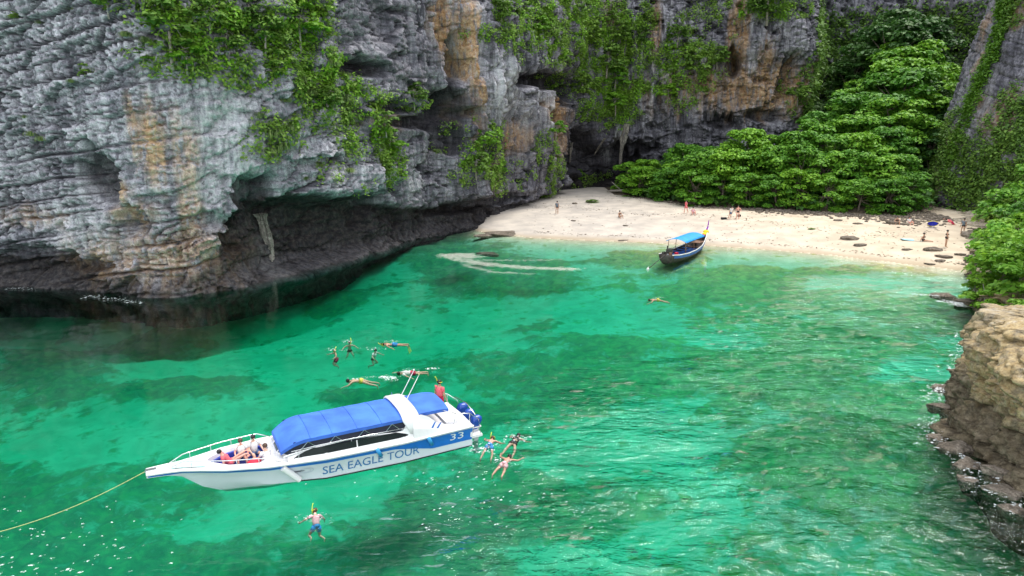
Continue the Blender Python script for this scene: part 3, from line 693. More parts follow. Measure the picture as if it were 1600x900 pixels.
def quads_from(C, Nn, size, asp=1.6, g=None):
    """one kinked leaf of two quads... built as a diamond-like quad per leaf: centres C, normals Nn"""
    g = g or rng
    n = len(C)
    Nn = Nn / np.maximum(np.linalg.norm(Nn, axis=1, keepdims=True), 1e-6)
    a = g.normal(size=(n, 3)); a -= (a * Nn).sum(1, keepdims=True) * Nn; a /= np.maximum(np.linalg.norm(a, axis=1, keepdims=True), 1e-6)
    b = np.cross(Nn, a)
    l = (size * asp * .5)[:, None]; w = (size * .5)[:, None]
    droop = Nn * (size * .18)[:, None]
    V = np.stack([C - a * l - droop, C + b * w - a * l * .1, C + a * l - droop, C - b * w - a * l * .1], 1).reshape(-1, 3)
    F = np.arange(n * 4).reshape(n, 4)
    return V, F
def crown_arrays(g, lobes, per, size, asp=1.5, up=.9, spread=.35):
    """lobes: (k,5) x y z radius flatness; leaves lie over the top and flanks of every lobe"""
    Cs = []; Ns = []; Sz = []
    for (x, y, z, r, fl) in lobes:
        d = g.normal(size=(per, 3)); d /= np.linalg.norm(d, axis=1, keepdims=True)
        d[:, 2] = np.where(d[:, 2] < -.25, -d[:, 2], d[:, 2])
        rr = r * (1 - spread * g.random(per) ** 1.6)
        q = d * rr[:, None]; q[:, 2] *= fl
        Cs.append(q + [x, y, z])
        nn = d * (1 - .35) + np.array([0, 0, up]) + g.normal(size=(per, 3)) * .42
        Ns.append(nn); Sz.append(size * g.uniform(.65, 1.3, per))
    return quads_from(np.vstack(Cs), np.vstack(Ns), np.concatenate(Sz), asp, g)
def tree_lobes(g, R_, H, n, low=.12, rl=.32):
    L = []
    for i in range(n):
        a = g.uniform(0, 2 * math.pi); t = g.random()
        zf = low + (1 - low) * t ** .8
        prof = math.sqrt(max(0, 1 - ((zf - .45) / .62) ** 2)) if zf > .45 else .8 + .2 * zf / .45
        rad = R_ * prof * g.uniform(.55, 1.0)
        r = R_ * rl * g.uniform(.7, 1.25)
        L.append((rad * math.cos(a), rad * math.sin(a), H * zf - r * .4, r, g.uniform(.38, .6)))
    return L
def tree_meshes(seed, R_, H, n, per, size, low=.12, rl=.32, asp=1.5, trunk_r=.16):
    g = np.random.default_rng(seed)
    lob = tree_lobes(g, R_, H, n, low, rl)
    V, F = crown_arrays(g, lob, per, size, asp)
    crown = arr_mesh('crown', V, F)
    mb = MB(); rnd = random.Random(seed)
    bend = [(rnd.uniform(-.15, .15) * R_, rnd.uniform(-.15, .15) * R_) for _ in range(3)]
    top = H * .62
    tp = [(0, 0, -.8), (bend[0][0] * .4, bend[0][1] * .4, top * .33), (bend[1][0], bend[1][1], top * .66), (bend[2][0], bend[2][1], top)]
    mb.tube(tp, [trunk_r * 1.25, trunk_r, trunk_r * .75, trunk_r * .4], 7)
    for l in lob[:16]:
        t = rnd.uniform(.3, .9); b = Vector(tp[1]).lerp(Vector(tp[3]), t)
        e = Vector(l[:3]); m = b.lerp(e, .5) + Vector((0, 0, .12 * R_))
        mb.tube([b, m, e], [trunk_r * .45, trunk_r * .28, trunk_r * .1], 5)
    return crown, py_mesh('trunk', mb.V, mb.F, True)
def put_tree(name, cr, tk, lm, bk, loc, rz, sc, label, cat, group=None, sz=1.0):
    o = empty(name, loc, rz, sc); o.scale = (sc, sc, sc * sz)
    if not cr.materials: cr.materials.append(lm)
    if not tk.materials: tk.materials.append(bk)
    link('crown', cr, None, o); link('trunk', tk, None, o)
    return tag(o, label, cat, group)

# ---- the wood behind the beach
WOOD = [tree_meshes(100 + i, 3.2, 6.2, 36, 165, .27, low=.05, rl=.38) for i in range(7)]
WOODD = [tree_meshes(130 + i, 3.0, 7.0, 42, 110, .25, low=.10) for i in range(3)]
rt = random.Random(5)
row_text = {0: ('glossy tree hanging over the sand', 'front row of trees along the beach'),
            1: ('rounded tree in the second row behind the beach', 'second row of trees in the wood'),
            2: ('tall tree in the third row below the cliff', 'third row of trees in the wood'),
            3: ('tree climbing the gully between the cliffs', 'trees climbing the gully between the cliffs'),
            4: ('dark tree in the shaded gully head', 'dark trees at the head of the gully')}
trees = []
for i in range(11):
    X = 19.6 + i * 2.95; trees.append((0, X + rt.uniform(-.4, .4), float(np.interp(X, _BX, _BY)) + 2.2 + rt.uniform(-.3, .9), rt.uniform(.70, .86)))
for i in range(12):
    X = 18.0 + i * 2.9; trees.append((1, X + rt.uniform(-.5, .5), float(np.interp(X, _BX, _BY)) + 6.0 + rt.uniform(-.6, .6), rt.uniform(.95, 1.12) * (.72 if X < 24 else 1)))
for i in range(12):
    X = 25.0 + i * 2.9; trees.append((2, X + rt.uniform(-.5, .5), float(np.interp(X, _BX, _BY)) + 10.5 + rt.uniform(-.8, .8), rt.uniform(1.05, 1.3) * (.75 if X < 31 else 1)))
for X, Y, s in [(44, 100, 1.2), (49, 99, 1.35), (54, 101, 1.5), (47, 105, 1.35), (52, 106, 1.5), (57.5, 106, 1.8), (59, 111, 1.7), (62, 112, 1.9), (63.5, 118, 1.9), (67, 119, 2.1), (54, 111, 1.2), (61, 104, 1.5)]:
    trees.append((3, X + rt.uniform(-.6, .6), Y + rt.uniform(-.6, .6), s))
for X, Y, s in [(59, 98, 1.0), (60.5, 103, 1.15), (63, 108, 1.2), (66, 113, 1.25), (65, 124, 2.3), (70, 127, 2.4), (67, 131, 2.2), (72, 133, 2.6), (60, 126, 1.5), (75, 139, 2.6)]:
    trees.append((4, X, Y, s))
trees = [(k_, X_ + .001 * i_, Y_, s_) for i_, (k_, X_, Y_, s_) in enumerate(trees)]
row_n = {k: [t for t in trees if t[0] == k] for k in range(5)}
for (k, X, Y, s) in trees:
    z = float(ground_z(np.array([X]), np.array([Y]))[0])
    cr, tk = (WOODD if k == 4 else WOOD)[rt.randrange(3 if k == 4 else 7)]
    lab, grp = row_text[k]
    xs = sorted(t[1] for t in row_n[k])
    m_ = len(xs); j = xs.index(X)
    words = ['leftmost', 'second', 'third', 'fourth', 'fifth', 'sixth', 'seventh', 'eighth']
    names = [words[q] + (' from the left' if q else '') if q < (m_ + 1) // 2 else (words[m_ - 1 - q] + ' from the right' if q < m_ - 1 else 'rightmost') for q in range(m_)]
    lab = lab + ', ' + names[j]
    if k == 0 and X == xs[0]: lab = 'low dark green tree at the left end of the wood, by the cave'
    elif k == 0 and X == xs[-1]: lab = 'broadleaf tree at the right end of the front row, against the grey wall'
    elif k == 1 and X == xs[0]: lab = 'small tree of the second row leaning toward the cliff cave'
    elif k == 2 and X == xs[0]: lab = 'leftmost tall tree of the third row, right under the cliff foot'
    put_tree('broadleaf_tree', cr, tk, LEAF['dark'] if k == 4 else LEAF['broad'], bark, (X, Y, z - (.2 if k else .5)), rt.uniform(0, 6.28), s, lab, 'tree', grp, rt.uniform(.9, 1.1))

# ---- bushes and tussocks on the cliff: one kind of mesh each, copied
BUSH = [tree_meshes(200 + i, 1.0, 1.5, 16, 70, .16, low=.0, rl=.42, trunk_r=.05) for i in range(4)]
BUSHB = [tree_meshes(220 + i, 1.0, 1.5, 16, 70, .16, low=.0, rl=.42, trunk_r=.05) for i in range(2)]
def tussock(seed, n=130, L=.75):
    g = np.random.default_rng(seed)
    V = []; F = []
    for i in range(n):
        a = g.uniform(0, 2 * math.pi); s = g.uniform(.4, 1.0); l = L * g.uniform(.6, 1.2); w = .018
        b = np.array([g.normal() * .14, g.normal() * .14, 0.0]); d = np.array([math.cos(a), math.sin(a), 0]); pr = np.array([-d[1], d[0], 0]) * w
        p1 = b + d * l * .35 * s + [0, 0, l * .55]; p2 = b + d * l * .85 * s + [0, 0, l * (.75 - .35 * s)]; p3 = b + d * l * 1.15 * s + [0, 0, l * (.45 - .65 * s)]
        k = len(V); V += [b - pr, b + pr, p1 + pr, p1 - pr, p2 + pr * .8, p2 - pr * .8, p3 + pr * .2, p3 - pr * .2]
        F += [(k, k + 1, k + 2, k + 3), (k + 3, k + 2, k + 4, k + 5), (k + 5, k + 4, k + 6, k + 7)]
    return arr_mesh('grass_tussock', np.array(V), np.array(F))
TUS = [tussock(300 + i) for i in range(3)]
for t in TUS: t.materials.append(LEAF['grass'])
def cliff_bush(s, h, r, label, kind='scrub', group=None, wall=None):
    p, n = (on_cliff(s, h) if wall is None else on_wall(wall, h))
    pool = BUSHB if kind == 'bright' else BUSH
    cr, tk = pool[rt.randrange(len(pool))]
    o = put_tree('cliff_shrub', cr, tk, LEAF['bright'] if kind == 'bright' else LEAF['scrub'], pale_bark, p - Vector((0, 0, .25 * r)) + Vector((n.x, n.y, 0)) * .2 * r, rt.uniform(0, 6.28), r, label, 'shrub', group)
    return o
def cliff_grass(s, h, r, label, group=None):
    p, n = on_cliff(s, h)
    o = link('grass_tussock', TUS[rt.randrange(3)])
    o.location = p - Vector((0, 0, .05)); o.rotation_euler = (0, 0, rt.uniform(0, 6.28)); o.scale = (r, r, r)
    return tag(o, label, 'grass', group)
COVER = [(85.1, 18.4, 7.1, 4.0, 1.0), (78.2, 20.3, 4.9, 1.1, 0.9), (76.7, 17.7, 2.5, 2.3, 0.9), (89.1, 14.7, 4.1, 3.1, 0.8), (94.5, 12.6, 4.2, 3.4, 0.7), (98.7, 9.6, 2.8, 3.0, 0.8), (83.9, 12.6, 2.5, 1.5, 0.5), (130.8, 25.2, 11.9, 4.0, 0.7), (123.9, 22.8, 9.6, 3.0, 0.6), (151.8, 23.7, 9.4, 10.6, 0.95), (154.4, 16.9, 6.2, 5.0, 0.8), (165.6, 20.7, 5.0, 5.9, 0.7), (138.8, 24.4, 8.2, 5.2, 0.6), (116.1, 8.9, 6.4, 3.8, 0.7), (132.9, 10.1, 4.3, 3.5, 0.6), (137.1, 5.4, 3.4, 3.8, 0.6), (168.3, 25.5, 4.8, 5.7, 0.5), (179.5, 30.1, 6.7, 2.2, 1.0), (83.2, 11.4, 3.0, 2.0, 0.5), (122.1, 5.9, 6.5, 2.1, 0.5), (159.3, 27.7, 3.1, 4.8, 0.6), (170.5, 21.6, 2.5, 3.8, 0.7), (152.5, 3.5, 3.8, 1.5, 0.5), (102.7, 14.5, 6.0, 1.2, 0.5), (90.2, 7.7, 5.3, 1.7, 0.3), (187, 17.8, 6.0, 3.9, 0.4)]
# zone, (metres along the foot, height, size, kind)
SHRUBS = {
 'on the pale left cliff\'s high ledge': [(76.7, 18.1, 2.4, 's'), (74.8, 16.6, 0.7, 'b'), (77.2, 16.7, 1.3, 'b'), (73.2, 20.2, 1.2, 's'), (79.0, 19.9, 1.3, 's'), (79.9, 18.3, 1.4, 's')],
 'in the green gully of the left cliff': [(83.3, 18.7, 1.8, 's'), (86.6, 19.5, 2.1, 'b'), (84.3, 16.4, 1.5, 's'), (80.3, 17.1, 0.7, 'b'), (89.1, 14.2, 1.4, 's'), (87.5, 21.2, 2.1, 's'), (82.1, 20.3, 1.3, 's')],
 'on the rib above the sea cave': [(97.1, 12.3, 1.3, 's'), (98.7, 10.2, 1.7, 'b'), (97.4, 8.1, 1.0, 's'), (102.7, 14.9, 1.4, 's')],
 'above the black hole mid cliff': [(125.6, 25.3, 2.0, 's'), (129.0, 24.2, 1.9, 'b'), (119.2, 25.2, 1.8, 's'), (137.7, 21.2, 1.8, 's'), (141.5, 28.2, 1.7, 's')],
 'in the back wall\'s green streak': [(147.9, 25.3, 2.4, 's'), (151.6, 28.4, 2.0, 's'), (152.5, 21.8, 2.7, 's'), (154.9, 18.9, 2.3, 'b'), (147.3, 17.7, 2.1, 's'), (154.5, 15.3, 1.9, 'b'), (155.2, 25.7, 2.2, 's'), (159.3, 25.7, 1.6, 's')],
 'left of the orange rock': [(165.4, 25.6, 1.8, 's'), (168.6, 21.2, 2.4, 's'), (164.3, 16.8, 1.8, 'b'), (171.4, 22.1, 1.8, 's')],
 'on the buttress by the sand': [(115.5, 10.1, 1.9, 'b'), (113.5, 7.6, 1.7, 's'), (121.3, 6.4, 1.5, 'b'), (131.9, 11.4, 1.4, 'b'), (137.5, 8.2, 1.1, 'b'), (135.0, 4.6, 0.9, 'b')],
 'high over the orange rock': [(178.0, 30.1, 3.6, 's'), (184.7, 16.8, 1.9, 's')],
 'beside the low cave behind the sand': [(151.8, 3.2, 1.6, 'b')],
 'on the far left grey face': [(65.4, 19.5, 0.35, 's'), (70.9, 15.7, 0.7, 's')]}
TUFTS = {
 'on the far left grey face': [(64.6, 11.6, 0.6), (65.6, 11.3, 0.6), (71.0, 15.9, 0.7), (69.9, 15.2, 0.5), (64.2, 12.8, 0.4), (65.1, 19.6, 0.4), (66.9, 19.2, 0.4), (69.7, 20.0, 0.6)],
 'on the drooping ledge over the flowstone': [(83.2, 11.4, 1.2), (83.7, 10.4, 1.1), (82.7, 10.1, 0.9), (84.8, 11.9, 0.8), (82.2, 12.8, 0.8)],
 'below the high left ledge shrubs': [(75.1, 17.7, 0.7), (74.1, 18.1, 0.6), (80.1, 17.5, 0.5), (77.8, 16.6, 0.7), (78.6, 16.1, 0.6)],
 'on layered rock beside the green gully': [(87.5, 14.7, 0.8), (86.9, 15.6, 0.9), (84.7, 14.1, 0.7), (85.9, 13.1, 0.8), (90.5, 11.5, 0.7), (88.5, 8.9, 0.7), (91.6, 8.2, 0.7), (86.9, 7.9, 0.5)],
 'on the rib over the sea cave': [(94.4, 12.1, 0.9), (92.6, 14.3, 0.9), (98.6, 9.0, 0.9), (89.4, 17.1, 0.9), (93.3, 16.5, 0.8)],
 'low on the buttress by the sand': [(109.7, 9.2, 0.8)]}
ORD = ['topmost', 'second from the top', 'third from the top', 'fourth from the top', 'fifth from the top', 'sixth from the top', 'seventh from the top', 'lowest']
def ordword(i, n): return 'only one' if n == 1 else ('lowest' if i == n - 1 else ORD[i])
for zone, L in SHRUBS.items():
    L = sorted(L, key=lambda q: -q[1])
    for i, (s, h, r, k) in enumerate(L):
        adj = 'large' if r > 2 else 'small' if r < 1.2 else 'bushy'
        lab = f"{adj} {'bright' if k == 'b' else 'dull'} green shrub {zone}" + ('' if len(L) == 1 else f", {ordword(i, len(L))}")
        cliff_bush(s, h, r * .85, lab, 'bright' if k == 'b' else 'scrub', 'shrubs rooted in the cliff')
for zone, L in TUFTS.items():
    L = sorted(L, key=lambda q: -q[1])
    for i, (s, h, r) in enumerate(L):
        cliff_grass(s, h, r * 1.15, f"tuft of hanging grass {zone}" + ('' if len(L) == 1 else f", {ordword(i, len(L))}"), 'grass tufts on the cliff')

# ---- unbroken creeper and leaf cover that nobody could count
def cover(name, label, mat, fn, regions, clumps, leaves, size, seed, hmax, rad=.42, thr=-.05):
    g = np.random.default_rng(seed); Cs = []; Ns = []
    area = np.array([r[2] * r[3] * r[4] for r in regions]); pr = area / area.sum()
    for k, (s, h, rs, rh, d) in enumerate(regions):
        m = int(clumps * pr[k]) + 4
        a = g.uniform(0, 2 * math.pi, m * 3); q = np.sqrt(g.random(m * 3)) * 1.12
        ss = s + np.cos(a) * q * rs; hh = h + np.sin(a) * q * rh
        keep = fbm(ss / 1.5, hh / 1.1, seed + .5, 3) > thr - .25 * (d - .5) + .35 * (q - .6)
        ss, hh = ss[keep][:m], hh[keep][:m]
        for x, y in zip(ss, hh):
            if not (.5 < y < hmax): continue
            p, n = fn(x, y)
            Cs.append(p + n * .12); Ns.append(n)
    C = np.array(Cs); Nn = np.array(Ns)
    C = np.repeat(C, leaves, 0); Nn = np.repeat(Nn, leaves, 0)
    off = g.normal(size=C.shape) * rad * .5
    out = np.abs(g.normal(size=(len(C), 1))) * rad * .35
    C = C + off + Nn * out - (Nn * (off * Nn).sum(1, keepdims=True)) * .8
    nn = Nn * .6 + np.array([0, 0, .8]) + g.normal(size=C.shape) * .5
    V, F = quads_from(C, nn, size * g.uniform(.6, 1.3, len(C)), 1.7, g)
    o = link(name, arr_mesh(name, V, F), mat)
    return tag(o, label, 'foliage', kind='stuff')
cover('creeper_cover', 'scrubby creeper and leaf cover matted over the ledges of the cliff', LEAF['scrub'], on_cliff, COVER, 8000, 10, .18, 61, 31, .55, -.04)
cover('leafy_cover', 'greener leaf sprays growing through the scrub on the cliff', LEAF['broad'], on_cliff, COVER[:10] + COVER[10:14] + COVER[17:19], 3000, 10, .20, 62, 31, .5, .14)
cover('gully_cover', 'leafy undergrowth on the back wall where it meets the gully', LEAF['scrub'], on_cliff, [(200, 20, 14, 10, .9), (218, 22, 14, 12, 1), (238, 24, 16, 12, 1), (258, 24, 14, 12, 1)], 3000, 10, .42, 63, 36, 1.2, -.3)

# ---- creeper curtain down the corner of the right-hand wall, scrub on that wall
def wall_fn(x, y): return on_wall(x, y)
cover('creeper_curtain', 'long bright creeper curtain hanging down the corner of the right wall', LEAF['vine'], wall_fn, [(90.5, 25, 1.6, 10, 1), (89.8, 14, 1.1, 8, 1), (91, 31, 3, 5, 1), (88.5, 20, 1.0, 9, .8)], 1000, 11, .22, 64, 31, .6, -.4)
cover('wall_scrub', 'dull scrub and roots spread over the grey right-hand wall', LEAF['scrub'], wall_fn, [(84, 8, 6, 4, 1), (78, 11, 5, 4, 1), (86, 28, 6, 4, .8), (74, 14, 4, 5, .8), (94, 8, 4, 6, .8), (83, 4, 8, 3.5, 1), (80, 14, 5, 3, .6)], 2300, 9, .24, 65, 31, .7, -.02)

# ---- trees and shrubs of the right shore, grass on top of the ledge
SHT = [tree_meshes(400 + i, 2.1, 3.4, 34, 95, .19, low=.05, rl=.34, trunk_r=.09) for i in range(3)]
SHB = [tree_meshes(410 + i, 2.1, 3.4, 34, 95, .19, low=.05, rl=.34, trunk_r=.09) for i in range(3)]
def shore_z(x, y):
    d = (RV[:, :, 0] - x) ** 2 + (RV[:, :, 1] - y) ** 2
    i = np.unravel_index(np.argmin(d), d.shape); return float(RV[i][2])
RT = [(33.6, 41.5, 1.0, 'bright', 'yellow-green tree leaning over the brown ledge, nearest of those on the right shore'),
      (35.5, 46.5, 1.05, 'bright', 'bright leafy tree behind the nearest one on the right shore'),
      (38.0, 50.5, .95, 'broad', 'mid green tree on the right shore just above the small foaming gap'),
      (41.5, 55.0, 1.0, 'bright', 'bright spreading tree on the right shore opposite the moored longtail boat'),
      (45.8, 60.5, 1.1, 'broad', 'mid green tree at the right end of the beach'),
      (49.3, 65.5, 1.15, 'broad', 'tree above the sunbathers at the right end of the sand'),
      (52.4, 70.5, 1.0, 'scrub', 'dull bare-looking tree against the foot of the grey right wall'),
      (39.0, 46.0, 1.3, 'bright', 'tall bright tree at the right edge of the view, level with the cliff wall'),
      (43.2, 51.5, 1.4, 'bright', 'tall tree standing behind the bright trees of the right shore'),
      (47.5, 57.0, 1.4, 'broad', 'tall dark crown high on the right slope'),
      (51.5, 63.0, 1.4, 'scrub', 'dull green tree at the foot of the right wall, under the hanging scrub'),
      (54.5, 70.0, 1.2, 'broad', 'green tree growing against the right wall beside the roots')]
SHS = {k: None for k in ('broad', 'scrub')}
for x, y, s, k, lab in RT:
    j = rt.randrange(3); cr, tk = (SHT if k == 'bright' else SHB)[j]
    s *= 1.4
    if k == 'scrub': cr = BUSH[j][0]; tk = BUSH[j][1]; s = s * 2.0
    z = shore_z(x, y)
    put_tree('shore_tree', cr, tk, LEAF['bright'] if k == 'bright' else LEAF['broad'], bark, (x, y, z - .3), rt.uniform(0, 6.28), s, lab, 'tree', 'trees on the right-hand shore')
LOWS = [(32.4, 45.3, .9, 'low bright bush on the rock shelf beside the foaming gap'), (31.3, 42.9, .8, 'low bright bush at the seaward tip of the right shore'), (33.2, 47.6, .7, 'low bush overhanging the dark rocks at the end of the sand'),
        (36.9, 50.0, .8, 'small bush at the foot of the mid green shore tree'), (40.0, 54.3, .9, 'small bush spilling onto the end of the beach'), (44.4, 61.4, 1.0, 'small bush by the rubble at the right end of the sand'),
        (32.6, 39.5, .9, 'low bush on top of the brown ledge, behind the grass'), (31.3, 36.4, 1.0, 'bush on the ledge top just above the jutting grey overhang'), (29.9, 37.9, .8, 'bush on the outer lip of the ledge top, in front of the grass'), (31.6, 41.6, .8, 'bush rooted at the outer corner where ledge meets shore trees'), (29.2, 33.0, .9, 'bush at the right edge of the view, low on the ledge top')]
for x, y, s, lab in LOWS:
    cr, tk = BUSHB[rt.randrange(2)]
    put_tree('shore_bush', cr, tk, LEAF['bright'], bark, (x, y, shore_z(x, y) - .1), rt.uniform(0, 6.28), s * 1.3, lab, 'bush', 'low bushes on the right shore')
def ledge_grass():
    g = np.random.default_rng(77); V = []; F = []
    for i in range(5200):
        a = int(g.integers(0, len(rsv))); y = RV[a, 120, 1]
        if not (24 < y < 50): continue
        tt_ = g.uniform(.60, .80) if y < 36 else g.uniform(.54, .8)
        b_ = int(np.searchsorted(rtt, tt_)); b = RV[a, min(b_, len(rtt) - 1)]
        if fbm(np.array([b[0] / 1.6]), np.array([b[1] / 1.6]), 3.0, 3)[0] < -.12 + (.3 if tt_ < .63 else 0): continue
        for q in range(7):
            th = g.uniform(0, 6.28); l = g.uniform(.14, .34); d = np.array([math.cos(th), math.sin(th), 0]); w = np.array([-d[1], d[0], 0]) * .012
            o = b + np.array([g.normal() * .1, g.normal() * .1, 0]); p1 = o + d * l * .3 + [0, 0, l * .7]; p2 = o + d * l * .9 + [0, 0, l * .65]
            k = len(V); V += [o - w, o + w, p1 + w, p1 - w, p2 + w * .3, p2 - w * .3]; F += [(k, k + 1, k + 2, k + 3), (k + 3, k + 2, k + 4, k + 5)]
    return tag(link('ledge_grass', arr_mesh('ledge_grass', np.array(V), np.array(F)), LEAF['grass']), 'yellowish grass growing along the top of the brown rock ledge', 'grass', kind='stuff')
ledge_grass()

# ------------------------------------------------------------------ speedboat (x towards the bow, y to port, z up from the waterline)
gel = simple('white_gelcoat', (.80, .80, .80), .22, var=.03, scale=1.2)
hullw = simple('pale_hull_paint', (.66, .70, .76), .42, var=.04, scale=.8)
blue_paint = simple('blue_paint', (.02, .16, .60), .3)
letter_blue = simple('letter_blue', (.03, .17, .42), .4)
aqua_deck = simple('pale_aqua_deck', (.50, .74, .72), .5, var=.08, scale=5)
canvas_blue = simple('blue_canvas', (.045, .15, .58), .85, var=.22, scale=1.1, bump=.05)
vinyl_blue = simple('indigo_vinyl', (.03, .05, .34), .5)
shade_dark = simple('interior_shade', (.012, .016, .035), .6)
glassy = simple('tinted_window', (.015, .018, .022), .08, spec=.8)
screen_glass = simple('grey_windscreen', (.10, .12, .14), .06, spec=.9)
steel = simple('stainless_tube', (.72, .73, .75), .22, metal=.9)
rubber = simple('black_rubber', (.02, .02, .02), .6)
rope_mat = simple('yellow_rope', (.46, .48, .20), .8, var=.2, scale=20)
seat_dark = simple('dark_seat', (.03, .04, .10), .6)
red_cloth = simple('red_cloth', (.62, .02, .05), .8, var=.15, scale=9)
orange_p = simple('orange_print', (.75, .22, .06), .6)
iron = simple('oily_iron', (.06, .055, .05), .5, metal=.4)
navy = simple('navy_cowling', (.015, .07, .35), .25)

BX = [0, 3, 6, 8, 9.4, 10.2, 10.8, 11.3, 11.9]
def ip(x, ys): return float(np.interp(x, BX, ys))
HB = lambda x: ip(x, [1.32, 1.42, 1.40, 1.22, .90, .56, .34, .27, .20])
ZS = lambda x: ip(x, [.98, .97, 1.02, 1.10, 1.18, 1.22, 1.25, 1.27, 1.28])
CB = lambda x: ip(x, [1.18, 1.26, 1.18, .86, .44, .16, .10, .12, .10])
CZ = lambda x: ip(x, [.02, .02, .08, .22, .44, .66, .92, 1.06, 1.10])
KZ = lambda x: ip(x, [-.42, -.46, -.44, -.36, -.12, .30, .84, 1.04, 1.08])
def side(x, v, off=0.0, sgn=1):
    """point on the topside: v 0 chine .. 1 sheer"""
    fl = math.sin(v * math.pi) * -.05
    y = CB(x) + (HB(x) - CB(x)) * v + fl + off
    return Vector((x, sgn * y, CZ(x) + (ZS(x) - CZ(x)) * v))
def sidez(x, z, off=.012, sgn=1):
    return side(x, (z - CZ(x)) / (ZS(x) - CZ(x)), off, sgn)
def text_curve(body, size, shear=0.0, space=1.0):
    c = bpy.data.curves.new('lettering', 'FONT'); c.body = body; c.size = size; c.shear = shear; c.space_character = space; c.resolution_u = 4
    o = bpy.data.objects.new('tmp', c); COL.objects.link(o)
    dg = bpy.context.evaluated_depsgraph_get(); dg.update()
    me = bpy.data.meshes.new_from_object(o.evaluated_get(dg)); bpy.data.objects.remove(o)
    return me
def hull_text(name, body, x0, x1, z0, z1, mat, parent, sgn=1, bold=.0, per=True):
    me = text_curve(body, 1.0)
    xs = [v.co.x for v in me.vertices]; ys = [v.co.y for v in me.vertices]
    a, b, c, d = min(xs), max(xs), 0.0, max(ys)
    for v in me.vertices:
        u = (v.co.x - a) / (b - a); w = (v.co.y - c) / (d - c)
        if sgn < 0: x = x1 + (x0 - x1) * u
        else: x = x0 + (x1 - x0) * u
        v.co = sidez(x, z0 + (z1 - z0) * w, .016, sgn)
    return link(name, me, mat, parent)

